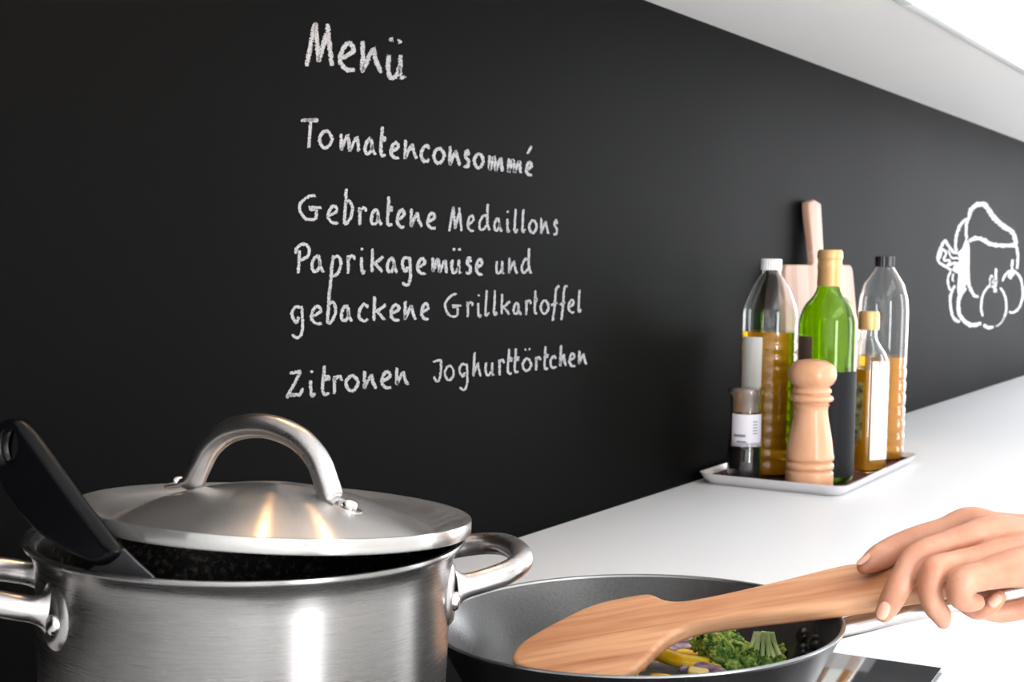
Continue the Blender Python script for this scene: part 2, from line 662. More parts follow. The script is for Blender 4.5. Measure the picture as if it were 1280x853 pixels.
# ------------------------------------------------------------------ ladle in the pot
blk = mat('black_nylon', (0.003, 0.003, 0.004, 1), 0.25, 0.0, Specular_IOR_Level=0.15)
blade_m = mat('dark_grey_steel', (0.16, 0.16, 0.17, 1), 0.35, 0.9)
ML2 = plane_frame(at(150, 695, 0.750), at(15, 545, 0.775), at(60, 660, 0.768))
lad = empty('kitchen_spatula', ML2, 'black handled kitchen utensil with a hang hole leaning in the pot', 'spatula')
outl = [(5.5, 528), (13.5, 523.5), (22, 524), (30, 527.5), (43, 541), (62, 566.6), (81, 593.6), (108, 631), (140, 672), (151, 683), (153.5, 690), (149, 697),
        (137.5, 705.4), (127, 707.5), (116, 705.5), (89, 692), (54, 667), (30, 641), (10.8, 612), (1, 591), (-3, 565), (0, 540)]
o2 = [tuple(p)[:2] for p in catmull([Vector((x, y, 0)) for x, y in trace(ML2, outl)], 4, True)]
hole = [(16.5+9.5*math.cos(a)-1.5*math.sin(a), 556+20*math.sin(a)+1*math.cos(a)) for a in [2*PI*i/28 for i in range(28)]]
slab('handle', o2, [trace(ML2, hole)], 0.011, 0.005, blk, lad, res=5)
bl = [(148, 688), (155, 686), (174, 704), (186, 714.5), (196, 724), (170, 729), (108, 714), (132, 700)]
slab('blade', trace(ML2, bl), [], 0.002, 0.0006, blade_m, lad, res=2)

# ================================================================== FRYING PAN
PAN_RIM = CAM.z-0.2590
MF = frame(0.0943, 0.9984, PAN_RIM-0.071, 0.037, -0.0105)
pan = empty('frying_pan', MF, 'large dark nonstick frying pan holding the vegetables', 'pan')
ns_out = mat('dark_pan_outside', (0.012, 0.012, 0.013, 1), 0.25, 0.0)
ns_in = mat('grey_nonstick_coating', (0.040, 0.042, 0.045, 1), 0.30)
add_noise_color(ns_in, (0.040, 0.041, 0.043, 1), (0.054, 0.055, 0.057, 1), 500, (1, 1, 1), 2, (0.3, 0.7), 0.12, (0.20, 0.27))
PD = 0.071
lathe('body', [(0, 0), (0.102, 0), (0.106, 0.0015), (0.110, 0.006), (0.122, 0.028), (0.134, 0.051), (0.1430, PD-0.003), (0.1452, PD-0.0012), (0.1455, PD)], ns_out, pan, 160, angle=60)
lathe('rim', [(0.1455, PD), (0.1454, PD+0.0010), (0.1440, PD+0.0014), (0.1425, PD+0.0008), (0.1418, PD-0.0005)], mat('bare_metal_rim', (0.30, 0.31, 0.32, 1), 0.3, 1.0), pan, 160)
lathe('inner_coating', [(0.1418, PD-0.0005), (0.136, PD-0.010), (0.126, 0.038), (0.116, 0.018), (0.110, 0.0105), (0.104, 0.0072), (0.095, 0.0062), (0, 0.0060)], ns_in, pan, 160, angle=60)
# rivets seen inside the right wall
MFi = MF.inverted()


def pan_wall_point(px, py):
    """where the sight line meets the inner wall of the pan (local coordinates)"""
    r = ray(px, py)
    lo = None
    for k in range(2000):
        d = 0.85+k*0.0002
        q = MFi @ (CAM+r*d)
        rr = math.hypot(q.x, q.y)
        # wall radius at height
        prof_ = [(0.104, 0.0072), (0.110, 0.0105), (0.116, 0.018), (0.126, 0.038), (0.136, PD-0.010), (0.1418, PD)]
        if q.z < 0.0062: return q
        if q.z > PD: continue
        wr = 0.104
        for (r0, z0), (r1, z1) in zip(prof_[:-1], prof_[1:]):
            if z0 <= q.z <= z1: wr = r0+(r1-r0)*(q.z-z0)/(z1-z0)
        if rr >= wr and q.x*(MFi.to_3x3() @ r).x + q.y*(MFi.to_3x3() @ r).y > 0: return q
    return q


blkr = mat('black_rivet', (0.012, 0.012, 0.013, 1), 0.28)
for px, py in ((1004, 795), (1018.5, 804), (1003, 814.5)):
    q = pan_wall_point(px, py)
    nrm = Vector((-q.x, -q.y, 0)).normalized()*0.9+Vector((0, 0, 0.45))
    Mr = Matrix.Translation(q) @ nrm.to_track_quat('Z', 'Y').to_matrix().to_4x4()
    lathe('rivet', [(0.0062, -0.001), (0.0062, 0.001), (0.0052, 0.0030), (0.003, 0.0042), (0, 0.0046)], blkr, pan, 24, M=Mr, angle=60)
# tubular steel handle
hp = [at(1050, 787, 1.004), at(1064, 783, 1.004), at(1085, 778, 1.004), at(1130, 766.5, 1.0), at(1190, 754, 0.997), at(1260, 739, 0.994), at(1330, 722, 0.992), at(1400, 708, 0.99)]
hpl = catmull([local_to(MF, p) for p in hp], 8)
rr = lerp_list([0.0066, 0.0068, 0.0068, 0.0068, 0.0070, 0.0072, 0.0085, 0.0095, 0.0070], 0, len(hpl))
ph = tube('handle', hpl, rr, st_pol, pan, 28, [(1.2, 1.0)]*len(hpl))
ph['label'] = 'polished tubular steel handle'

# ------------------------------------------------------------------ wooden turner
MW = plane_frame(at(700, 800, 1.055), at(1120, 735, 1.0), at(815, 748, 1.075))
woodm = wood('beech_wood_turner', srgb(216, 164, 124), srgb(160, 96, 58), 3.6, 'x', 0.5)
tw = empty('wooden_turner', MW, 'wooden turner with broad slanted blade held over the frying pan', 'turner')
bl_o = [(642, 830), (641.5, 824), (646, 815), (655, 806), (672, 795), (700, 780), (730, 765), (755, 756.5), (780, 751), (800, 748), (812, 747.5), (820, 749.5), (830, 754.5), (842, 757.5),
        (856, 758), (875, 756), (920, 747), (980, 733), (1040, 718), (1065, 713), (1100, 709), (1150, 701), (1182, 696), (1190, 702), (1192, 722), (1188, 738), (1180, 743),
        (1130, 751), (1088, 759), (1050, 765), (1000, 771), (940, 778), (900, 783), (872, 788), (855, 794), (835, 805), (818, 820), (805, 833), (790, 844), (770, 851), (740, 852), (700, 848), (668, 842), (650, 836)]
o3 = [tuple(p)[:2] for p in catmull([Vector((x, y, 0)) for x, y in trace(MW, bl_o)], 3, True)]
# thicker handle, thin bevelled blade: one solid
turner = slab('blade_and_handle', o3, [], 0.013, 0.0042, woodm, tw, res=3)
bm = bmesh.new(); bm.from_mesh(turner.data)
nxy = trace(MW, [(870, 772)])[0][0]
for v_ in bm.verts:
    if v_.co.x < nxy:
        k = min(1, (nxy-v_.co.x)/0.05)
        v_.co.z *= 1-0.45*k
bm.to_mesh(turner.data); bm.free()

# ------------------------------------------------------------------ vegetables in the pan
FLOORZ = PAN_RIM-0.071+0.0062


def rnd_strip(name, path, width, thick, m, parent, curl=0.0, taper=True, upv=Vector((0, 0, 1))):
    pts = catmull(path, 6)
    n = len(pts)
    fl = []
    rad = []
    for i in range(n):
        e = min(i, n-1-i)/(n/2)
        k = (min(1, e/0.25+0.35)) if taper else 1
        rad.append(1.0)
        fl.append((width/2*k, thick/2*(0.6+0.4*k)))
    return tube(name, pts, rad, m, parent, 14, fl, upv=upv)


yel = mat('yellow_pepper_skin', srgb(250, 186, 10), 0.25, Subsurface_Weight=0.2)
yel.node_tree.nodes['Principled BSDF'].inputs['Subsurface Radius'].default_value = (0.01, 0.005, 0.001)
add_noise_color(yel, srgb(250, 180, 8), srgb(255, 222, 60), 60, (1, 1, 1), 3)
pale = mat('pale_pepper_flesh', srgb(248, 222, 140), 0.35)
onion = mat('red_onion_flesh', srgb(196, 170, 188), 0.25, Subsurface_Weight=0.1)
onion.node_tree.nodes['Principled BSDF'].inputs['Subsurface Radius'].default_value = (0.004, 0.003, 0.003)
add_noise_color(onion, srgb(128, 92, 118), srgb(214, 192, 206), 90, (1, 1, 4), 3)
PL = [
    ('long yellow pepper strip lying left of the broccoli', [(812, 814, 1.065), (825, 818, 1.06), (850, 826, 1.052), (880, 831, 1.048), (908, 833, 1.046)], 0.013, 0.011, yel),
    ('short upright yellow pepper piece beside the turner blade', [(822, 812, 1.066), (810, 820, 1.063), (801, 832, 1.060), (800, 840, 1.058)], 0.010, 0.009, yel),
    ('yellow pepper strip behind the long strip', [(838, 815, 1.085), (855, 818, 1.082), (878, 823, 1.078), (898, 829, 1.072)], 0.010, 0.008, yel),
    ('pale cut piece of yellow pepper under the onion slice', [(860, 838, 1.038), (872, 840, 1.036), (886, 842, 1.035)], 0.009, 0.006, pale),
    ('small yellow pepper end at the front rim of the pan', [(772, 847, 1.035), (785, 845, 1.035), (798, 847, 1.033)], 0.010, 0.005, yel),
    ('thin yellow pepper sliver near the front rim', [(812, 846, 1.033), (825, 846, 1.032), (840, 848, 1.031)], 0.008, 0.004, yel),
]
for lab, ctl, wd, th, mm in PL:
    P = [at(*c) for c in ctl]
    c0 = P[len(P)//2]
    o = rnd_strip('pepper_strip', [p-c0 for p in P], wd, th, mm, None, upv=Vector((0.1, -0.45, 0.8)))
    o.location = c0
    tag(o, lab, 'pepper', 'pieces of yellow pepper in the pan')
ON = [
    ('dark red onion slice behind the turner neck', [(826, 812, 1.090), (838, 806, 1.094), (852, 801, 1.097), (866, 802, 1.096)], 0.010, 0.008),
    ('pale curved red onion slice in front of the broccoli', [(850, 839, 1.045), (858, 833, 1.047), (872, 831.5, 1.045), (890, 836, 1.040), (908, 842, 1.036)], 0.006, 0.006),
    ('small red onion sliver under the turner blade', [(836, 812, 1.080), (850, 809, 1.084), (864, 808, 1.086)], 0.006, 0.004),
]
for lab, ctl, wd, th in ON:
    P = [at(*c) for c in ctl]
    c0 = P[len(P)//2]
    o = rnd_strip('onion_slice', [p-c0 for p in P], wd, th, onion, None, upv=Vector((0.1, -0.45, 0.8)))
    o.location = c0
    tag(o, lab, 'onion', 'slices of red onion in the pan')

brocc = mat('broccoli_buds', srgb(70, 120, 40), 0.6)
add_noise_color(brocc, srgb(60, 110, 34), srgb(190, 214, 100), 170, (1, 1, 1), 4, (0.38, 0.66), 0.3)
brocy = mat('broccoli_stem_green', srgb(170, 205, 110), 0.4, Subsurface_Weight=0.15)
brocy.node_tree.nodes['Principled BSDF'].inputs['Subsurface Radius'].default_value = (0.004, 0.006, 0.002)
add_noise_color(brocy, srgb(170, 210, 110), srgb(236, 246, 200), 55, (1, 1, 1), 3)
random.seed(5)


def bud_cloud(name, centers, m, parent, nb=150, br=0.0017):
    """bumpy crown: lobes covered with small bead-like buds, one mesh"""
    bm = bmesh.new()
    for c, r in centers:
        ret = bmesh.ops.create_icosphere(bm, subdivisions=3, radius=r, matrix=Matrix.Translation(c))
        for v_ in ret['verts']:
            dd = (v_.co-c)
            v_.co = c+dd*(1+0.12*noise.noise(v_.co*300))
        k = int(nb*(r/0.012)**2)
        for i in range(k):
            u = 2*random.random()-1
            a = random.random()*2*PI
            q = Vector((math.sqrt(1-u*u)*math.cos(a), math.sqrt(1-u*u)*math.sin(a), u))
            bmesh.ops.create_icosphere(bm, subdivisions=1, radius=br*random.uniform(0.7, 1.3), matrix=Matrix.Translation(c+q*r*random.uniform(0.97, 1.1)))
    me = bpy.data.meshes.new(name)
    bm.to_mesh(me); bm.free()
    return link(name, me, m, parent, None, True, 0, angle=80, fixn=False)


def P_(lst, c0):
    return [(at(x, y, d)-c0, r) for x, y, d, r in lst]


c0 = on_z(900, 832, FLOORZ)
c0 = at(900, 832, 1.06)
b1 = empty('broccoli_floret', Matrix.Translation(c0), 'bushy green broccoli floret lying crown up beside yellow pepper', 'broccoli', 'broccoli florets in the pan')
bud_cloud('crown', P_([(877, 803, 1.068, 0.0075), (893, 806, 1.060, 0.0105), (910, 808, 1.063, 0.0110), (922, 818, 1.056, 0.0100), (903, 819, 1.050, 0.0110), (936, 826, 1.048, 0.0085), (914, 831, 1.046, 0.0080), (887, 815, 1.062, 0.0080)], c0), brocc, b1)
tube('stem', [at(905, 822, 1.062)-c0, at(908, 832, 1.062)-c0, at(910, 841, 1.060)-c0], [0.006, 0.007, 0.008], brocy, b1, 14)
c0 = at(955, 825, 1.05)
b2 = empty('broccoli_floret', Matrix.Translation(c0), 'upturned broccoli floret showing its pale cut stems', 'broccoli', 'broccoli florets in the pan')
bud_cloud('crown', P_([(942, 831, 1.048, 0.0060), (958, 833, 1.046, 0.0065), (972, 829, 1.048, 0.0060), (973, 817, 1.060, 0.0045), (936, 824, 1.053, 0.0050), (977, 812, 1.061, 0.0030)], c0), brocc, b2, 130, 0.0015)
tops = [(946, 790.5), (950, 790), (955, 790), (960, 790), (964, 791.5), (948, 793), (958, 792)]
bots = [(933, 822), (940, 827), (952, 830), (961, 830), (975, 820), (945, 828), (969, 826)]
sv, sf = [], []
for i, (a_, b_) in enumerate(zip(tops, bots)):
    pts = catmull([at(a_[0], a_[1], 1.052-0.001*(i % 3))-c0, at((a_[0]*0.55+b_[0]*0.45), (a_[1]+b_[1])/2, 1.050-0.001*(i % 2))-c0, at(b_[0], b_[1], 1.046)-c0], 5)
    v_, f_ = tube_data(pts, lerp_list([0.0024, 0.0017, 0.0016], 0, len(pts)), 10, base=len(sv))
    sv += v_; sf += f_
obj('stem', sv, sf, brocy, b2)

# ================================================================== TRAY WITH BOTTLES
tray_l = on_z(866, 592, COUNTER_Z+0.014)
TX0, TX1 = 1.975, 2.405
TY0, TY1 = 0.622, 0.850
MT = Matrix.Translation(((TX0+TX1)/2, (TY0+TY1)/2, COUNTER_Z)) @ Matrix.Rotation(D2R(1.0), 4, 'Z')
tray = empty('serving_tray', MT, 'shallow tray with silvery rim on the worktop, carrying the bottles', 'tray')
hx, hy_ = (TX1-TX0)/2, (TY1-TY0)/2


def rrect(hx, hy, r, n=6):
    out = []
    for cx, cy, a0 in ((hx-r, hy-r, 0), (-hx+r, hy-r, 90), (-hx+r, -hy+r, 180), (hx-r, -hy+r, 270)):
        for i in range(n+1):
            a = D2R(a0+90*i/n)
            out.append((cx+r*math.cos(a), cy+r*math.sin(a)))
    return out


def loft(name, loops, m, parent, cap0=True, cap1=True, angle=40):
    n = len(loops[0])
    v = [p for l in loops for p in l]
    f = []
    for i in range(len(loops)-1):
        for j in range(n):
            k = (j+1) % n
            f.append((i*n+j, i*n+k, (i+1)*n+k, (i+1)*n+j))
    if cap0: f.append(tuple(range(n))[::-1])
    if cap1: f.append(tuple(range((len(loops)-1)*n, len(loops)*n)))
    return obj(name, v, f, m, parent, angle=angle)


def L3(hx, hy, r, z): return [(x, y, z) for x, y in rrect(hx, hy, r)]


tray_m = mat('silver_white_tray', (0.75, 0.74, 0.76, 1), 0.3, 0.3)
tray_in = mat('purple_brown_tray_print', (0.08, 0.03, 0.05, 1), 0.25)
add_noise_color(tray_in, srgb(52, 22, 38), srgb(120, 78, 88), 60, (1, 1, 1), 3)
loft('tray_body', [L3(hx-0.012, hy_-0.012, 0.02, 0.0), L3(hx-0.004, hy_-0.004, 0.024, 0.008), L3(hx, hy_, 0.026, 0.015), L3(hx+0.001, hy_+0.001, 0.026, 0.017), L3(hx-0.002, hy_-0.002, 0.025, 0.017), L3(hx-0.006, hy_-0.006, 0.023, 0.009)],
     tray_m, tray, True, False, 60)
loft('tray_lining', [L3(hx-0.0062, hy_-0.0062, 0.023, 0.0092), L3(hx-0.012, hy_-0.012, 0.02, 0.0035), L3(hx-0.016, hy_-0.016, 0.02, 0.003)], tray_in, tray, False, True, 60)
bead_m = mat('pearly_bead', (0.75, 0.68, 0.72, 1), 0.2)
bd = []
for k in range(8):
    y_ = -hy_+0.03+k*(2*hy_-0.06)/7
    v_, f_ = lathe_data([(0, 0.003), (0.003, 0.002), (0.004, 0), (0.003, -0.002), (0, -0.003)], 12)
    o = obj('rim_bead', v_, f_, bead_m, tray, Matrix.Translation((-hx+0.0105, y_, 0.0085)))
TZ = COUNTER_Z+0.0032


def H(px, d):      # pixels -> metres at depth d
    return px*d/F


def upright(name, px, py, label, cat, group=None, rot=0.0):
    p = on_z(px, py, TZ)
    d = (p-CAM).dot(vd)
    o = empty(name, Matrix.Translation(p) @ Matrix.Rotation(rot, 4, 'Z'), label, cat, group)
    return o, d


clear = glass('clear_bottle_plastic', (0.97, 0.98, 0.98, 1), 0.01, 1.38)
clearg = glass('clear_glass', (0.96, 0.98, 0.97, 1), 0.0, 1.45)
oil = glass('golden_oil', srgb(255, 200, 40), 0.0, 1.25)
oil.node_tree.nodes['Principled BSDF'].inputs['Base Color'].default_value = (1.0, 0.50, 0.02, 1)
oil.node_tree.nodes['Principled BSDF'].inputs['Transmission Weight'].default_value = 0.55
oil2 = glass('amber_oil', srgb(255, 190, 60), 0.0, 1.25)
oil2.node_tree.nodes['Principled BSDF'].inputs['Base Color'].default_value = (1.0, 0.46, 0.02, 1)
oil2.node_tree.nodes['Principled BSDF'].inputs['Transmission Weight'].default_value = 0.6
green = glass('green_bottle_glass', (0.36, 0.60, 0.02, 1), 0.0, 1.4)
paper = mat('white_label_paper', (0.86, 0.86, 0.83, 1), 0.6)
darkl = mat('dark_label_paper', srgb(14, 15, 20), 0.6, 0.0, Specular_IOR_Level=0.2)
greyprint = mat('grey_label_print', srgb(120, 125, 140), 0.6)


def shell(name, prof, th, m, parent, n=72, squash=None):
    """bottle wall: outer profile (r,z) bottom->top, open at the top"""
    inner = [(max(r-th, 0.0), z+(th if i < 2 else 0)) for i, (r, z) in enumerate(prof)]
    p = [(0, prof[0][1])]+prof+[(r, z) for r, z in inner[::-1]]+[(0, inner[0][1])]
    return lathe(name, p, m, parent, n, angle=40, squash=squash)


def smooth_prof(ctrl, k=6):
    return [(p.x, p.y) for p in catmull([Vector((r, z, 0)) for r, z in ctrl], k)]


def arc_label(name, r, z0, z1, a0, a1, m, parent, n=20, M=None):
    v, f = [], []
    for i in range(n+1):
        a = a0+(a1-a0)*i/n
        for rr_ in (r, r+0.0003):
            for z in (z0, z1):
                v.append((rr_*math.cos(a), rr_*math.sin(a), z))
    for i in range(n):
        b, c = i*4, i*4+4
        f += [(b+2, c+2, c+3, b+3), (b, b+1, c+1, c), (b, c, c+2, b+2), (b+1, b+3, c+3, c+1)]
    f += [(0, 2, 3, 1), (n*4, n*4+1, n*4+3, n*4+2)]
    return obj(name, v, f, m, parent, M)


CAMDIR = math.atan2(-0.51, -0.86)   # azimuth from a bottle back to the camera


def cap(name, r, z0, z1, m, parent, ridges=0):
    if not ridges:
        return lathe(name, [(0, z0), (r, z0), (r, z1-0.002), (r*0.93, z1), (0, z1)], m, parent, 48)
    v, f = [], []
    n = ridges*2
    for z in (z0, z1-0.001):
        for i in range(n):
            a = 2*PI*i/n
            q = r*(1 if i % 2 else 0.94)
            v.append((q*math.cos(a), q*math.sin(a), z))
    for i in range(n):
        v.append((r*0.86*math.cos(2*PI*i/n), r*0.86*math.sin(2*PI*i/n), z1))
    for i in range(n):
        k = (i+1) % n
        f += [(i, k, n+k, n+i), (n+i, n+k, 2*n+k, 2*n+i)]
    f += [tuple(range(n))[::-1], tuple(range(2*n, 3*n))]
    return obj(name, v, f, m, parent, smooth=False)


# --- clear oil bottle with white cap
o, d = upright('oil_bottle', 957, 592, 'tall clear oil bottle with white ribbed cap and golden oil', 'bottle')
k = d/F
Hh = 266*k
Rb = 34.5*k
pr = [(Rb*0.82, 0.0), (Rb*0.95, 0.003)]
z = 0.01
ztop = 180*k
i = 0
while z < ztop*0.92:
    pr += [(Rb, z), (Rb, z+0.010), (Rb*0.975, z+0.0125), (Rb*0.975, z+0.0145)]
    z += 0.0185
pr += [(Rb, z), (Rb, 202*k), (Rb*0.97, 207*k), (Rb*0.86, 218*k), (Rb*0.70, 231*k), (Rb*0.50, 243*k), (Rb*0.38, 248*k), (Rb*0.34, 251*k), (Rb*0.34, 262*k)]
shell('bottle_wall', pr, 0.0008, clear, o)
lq = [(0, 0.0015)]+[(max(r-0.0011, 0), zz+0.001) for r, zz in pr if zz < 176*k]
lq += [(Rb-0.0011, 178*k), (0, 178*k)]
lathe('oil', lq, oil, o, 72, angle=40)
cap('cap', 13.0*k, 254*k, 268*k, mat('white_cap_plastic', (0.8, 0.8, 0.8, 1), 0.4), o, 26)
arc_label('label', Rb+0.0004, 108*k, 172*k, CAMDIR-1.35, CAMDIR-0.42, paper, o)

# --- dark-capped oil bottle
o, d = upright('oil_bottle', 1098, 573, 'clear oil bottle with black cap half full of amber oil', 'bottle')
k = d/F
Rb = 30.5*k
pr = [(Rb*0.82, 0.0), (Rb*0.95, 0.003)]
z = 0.01
while z < 115*k:
    pr += [(Rb, z), (Rb, z+0.011), (Rb*0.965, z+0.0145), (Rb*0.965, z+0.0165)]
    z += 0.022
pr += [(Rb, z), (Rb, 185*k), (Rb*0.96, 200*k), (Rb*0.80, 217*k), (Rb*0.50, 232*k), (Rb*0.36, 238*k), (Rb*0.34, 248*k)]
shell('bottle_wall', pr, 0.0008, clear, o)
lq = [(0, 0.0015)]+[(max(r-0.0011, 0), zz+0.001) for r, zz in pr if zz < 126*k]
lq += [(Rb-0.0011, 128*k), (0, 128*k)]
lathe('oil', lq, oil2, o, 72, angle=40)
cap('cap', 12.0*k, 239*k, 252*k, mat('black_cap_plastic', (0.01, 0.01, 0.015, 1), 0.2), o, 22)

# --- green bottle
o, d = upright('green_bottle', 1029, 600, 'tall green glass bottle with gold foil neck and dark label', 'bottle')
k = d/F
Rb = 36*k
pr = [(Rb*0.9, 0), (Rb*0.98, 0.003), (Rb, 0.008), (Rb, 0.05), (Rb, 150*k)]+smooth_prof([(Rb, 190*k), (Rb*0.97, 203*k), (Rb*0.80, 218*k), (Rb*0.55, 229*k), (Rb*0.43, 238*k), (Rb*0.385, 250*k), (Rb*0.36, 280*k)])
shell('bottle_wall', pr, 0.0016, green, o)
gold = mat('gold_foil', srgb(218, 172, 116), 0.35, 0.35)
lathe('foil_capsule', [(Rb*0.41, 242*k), (Rb*0.42, 243*k), (Rb*0.40, 262*k), (Rb*0.42, 264*k), (Rb*0.42, 269*k), (Rb*0.40, 271*k), (Rb*0.42, 276*k), (Rb*0.44, 277*k), (Rb*0.43, 284*k), (Rb*0.38, 287*k), (0, 287*k), ], gold, o, 48)
arc_label('label', Rb+0.0004, 8*k, 138*k, CAMDIR-0.35, CAMDIR+1.5, darkl, o)
l2 = arc_label('neck_label', Rb+0.0004, 120*k, 180*k, CAMDIR-1.45, CAMDIR-0.75, mat('brown_label_paper', srgb(95, 80, 78), 0.5), o)

# --- small bottle with white label
o, d = upright('vinegar_bottle', 1080, 588, 'small square glass bottle with gold cap and tall white label', 'bottle')
k = d/F
Rb = 24*k


def sq(x, y, z):
    # blend from round neck to a rounded square body
    t = max(0, min(1, (150*k-z)/(30*k)))
    a = math.atan2(y, x)
    r = math.hypot(x, y)
    p = 4.5
    s = (abs(math.cos(a))**p+abs(math.sin(a))**p)**(-1/p)
    q = r*(1+(s*0.90-1)*t)
    return q*math.cos(a+1.10), q*math.sin(a+1.10)


pr = [(Rb*0.95, 0), (Rb, 0.003), (Rb, 0.05), (Rb, 128*k)]+smooth_prof([(Rb, 138*k), (Rb*0.88, 148*k), (Rb*0.6, 158*k), (Rb*0.45, 166*k), (Rb*0.40, 184*k)])
shell('bottle_wall', pr, 0.0014, clearg, o, 72, sq)
lathe('oil', [(0, 0.002)]+[(Rb-0.0018, 0.0045), (Rb-0.0018, 20*k), (Rb-0.0018, 128*k), (0, 128*k)], oil, o, 72, squash=sq, angle=40)
lathe('cap', [(0, 176*k), (Rb*0.52, 176*k), (Rb*0.54, 178*k), (Rb*0.54, 194*k), (Rb*0.48, 199*k), (0, 199*k)], gold, o, 48)
# flat paper labels on two faces of the square body
for nm, an, mm_, z0_, z1_, hw in (('label', CAMDIR+0.62, paper, 16*k, 138*k, Rb*0.60), ('herb_label', CAMDIR-0.95, mat('herb_print', srgb(120, 125, 70), 0.6), 40*k, 112*k, Rb*0.62)):
    dv = 1.10+round((an-1.10)/(PI/2))*(PI/2)
    ap = Rb*0.90+0.0006
    Mx = Matrix.Rotation(dv, 4, 'Z') @ Matrix.Translation((ap, 0, 0))
    box(nm, 0, 0.0004, -hw, hw, z0_, z1_, mm_, o, M=Mx)
add_noise_color(MATS['herb_print'], srgb(60, 70, 40), srgb(190, 180, 120), 80, (1, 1, 1), 3)

# --- spice jar
o, d = upright('spice_jar', 930, 600, 'small glass spice jar with white label and dark contents', 'jar')
k = d/F
Rb = 21.5*k
pr = [(Rb*0.9, 0), (Rb, 0.003), (Rb, 42*k), (Rb*0.90, 54*k), (Rb*0.86, 70*k), (Rb*0.86, 96*k), (Rb*0.90, 104*k), (Rb*1.02, 108*k), (Rb*1.04, 112*k), (Rb*0.98, 115*k)]
shell('glass_wall', pr, 0.0016, clearg, o)
lathe('contents', [(0, 0.002), (Rb-0.0022, 0.004), (Rb-0.0022, 40*k), (0, 41*k)], mat('dark_peppercorn', srgb(26, 16, 20), 0.5), o, 48)
lathe('stopper', [(0, 86*k), (Rb*0.74, 86*k), (Rb*0.76, 112*k), (Rb*0.62, 114*k), (0, 113*k)], mat('cloudy_stopper', srgb(205, 180, 170), 0.35, Transmission_Weight=0.6), o, 48)
lb = arc_label('label', Rb*0.93, 44*k, 84*k, CAMDIR-1.1, CAMDIR+1.1, mat('pale_lilac_label', srgb(226, 222, 232), 0.5), o)
arc_label('print_bar', Rb*0.93+0.0005, 56*k, 59*k, CAMDIR-0.9, CAMDIR-0.15, greyprint, lb)
arc_label('print_bar', Rb*0.93+0.0005, 49*k, 51*k, CAMDIR-0.7, CAMDIR-0.1, greyprint, lb)
for q in range(5):
    arc_label('print_line', Rb*0.93+0.0005, (60+q*3.6)*k, (61.2+q*3.6)*k, CAMDIR+0.3, CAMDIR+0.62, greyprint, lb, 4)

# --- pepper mill
o, d = upright('pepper_mill', 1011, 609, 'turned pale wooden pepper mill at the front of the tray', 'mill')
k = d/F
pm = wood('turned_beech', srgb(228, 176, 140), srgb(208, 146, 106), 2.0, 'z', 0.28)
body = [(0, 0), (28.5, 0), (29.5, 2), (29.5, 18), (29.2, 20), (27.2, 21.5), (27.2, 22.5), (29.5, 24), (30, 28), (29.2, 31), (27.0, 32.2), (27.0, 33.2), (29.4, 35), (30, 39), (28.5, 45), (27, 58), (24, 74), (21.3, 88),
        (20.3, 97), (21, 102), (22.5, 104), (20.5, 105.5), (20.5, 106.5), (26, 109), (27, 112), (25.5, 115), (23.5, 116), (22, 117), (22, 118)]
lathe('body', [(r*k, z*k) for r, z in body]+[(0, 118*k)], pm, o, 64, angle=50)
head = [(0, 118.2), (23, 118.2), (24.5, 120), (24, 123), (21.5, 125.5), (22, 127), (26, 130), (29.2, 136), (30, 142), (28.5, 149), (24.5, 154.5), (17, 158.5), (8, 160.2), (0, 160.6)]
lathe('head', [(r*k, z*k) for r, z in head], pm, o, 64, angle=50)

# --- paddle board leaning on the wall
yb = WY-0.020
Pb = [on_y(1020, 420, WY-0.012)]
ptop = on_y(1015, 252, WY-0.004)
pbl = on_y(983, 585, WY-0.075)
MB_ = None
P0 = Vector((on_y(978, 420, WY-0.025).x, WY-0.0415, COUNTER_Z+0.0045))
xdir = Vector((1, 0, 0))
lean = Vector((0, 0.028, 0.40)).normalized()
zf = xdir.cross(lean)
MB_ = Matrix.Translation(P0) @ Matrix((xdir, lean, zf)).transposed().to_4x4()
board = empty('cutting_board', MB_, 'pale wooden paddle cutting board leaning on the black wall behind the bottles', 'cutting board')
qt = trace(MB_, [(977, 331), (1061, 331), (1066, 420), (1015, 251), (1024, 330), (1006, 252), (1022, 252), (980, 420)])
bx0, bx1 = qt[0][0], qt[1][0]
bx1b = qt[2][0]
by1 = qt[0][1]
hx0, hy0 = qt[5]; hx1, hy1 = qt[6]
nx0 = trace(MB_, [(1013, 330)])[0][0]; nx1 = trace(MB_, [(1026, 330)])[0][0]
top_y = trace(MB_, [(1015, 250)])[0][1]
ow = 0.008
loop = [(bx0-ow, 0.006), (bx0-ow+0.006, 0.0), (bx1b+ow, 0.0), (bx1b+ow+0.004, 0.006), (bx1b+ow, by1*0.7), (bx1+0.004, by1-0.015), (bx1-0.002, by1-0.004), (bx1-0.012, by1), (nx1+0.012, by1), (nx1, by1+0.006),
        (hx1, top_y-0.02), (hx1-0.001, top_y-0.006), ((hx0+hx1)/2, top_y), (hx0+0.001, top_y-0.006), (hx0, top_y-0.02), (nx0, by1+0.006), (nx0-0.010, by1), (bx0+0.008, by1), (bx0, by1-0.008)]
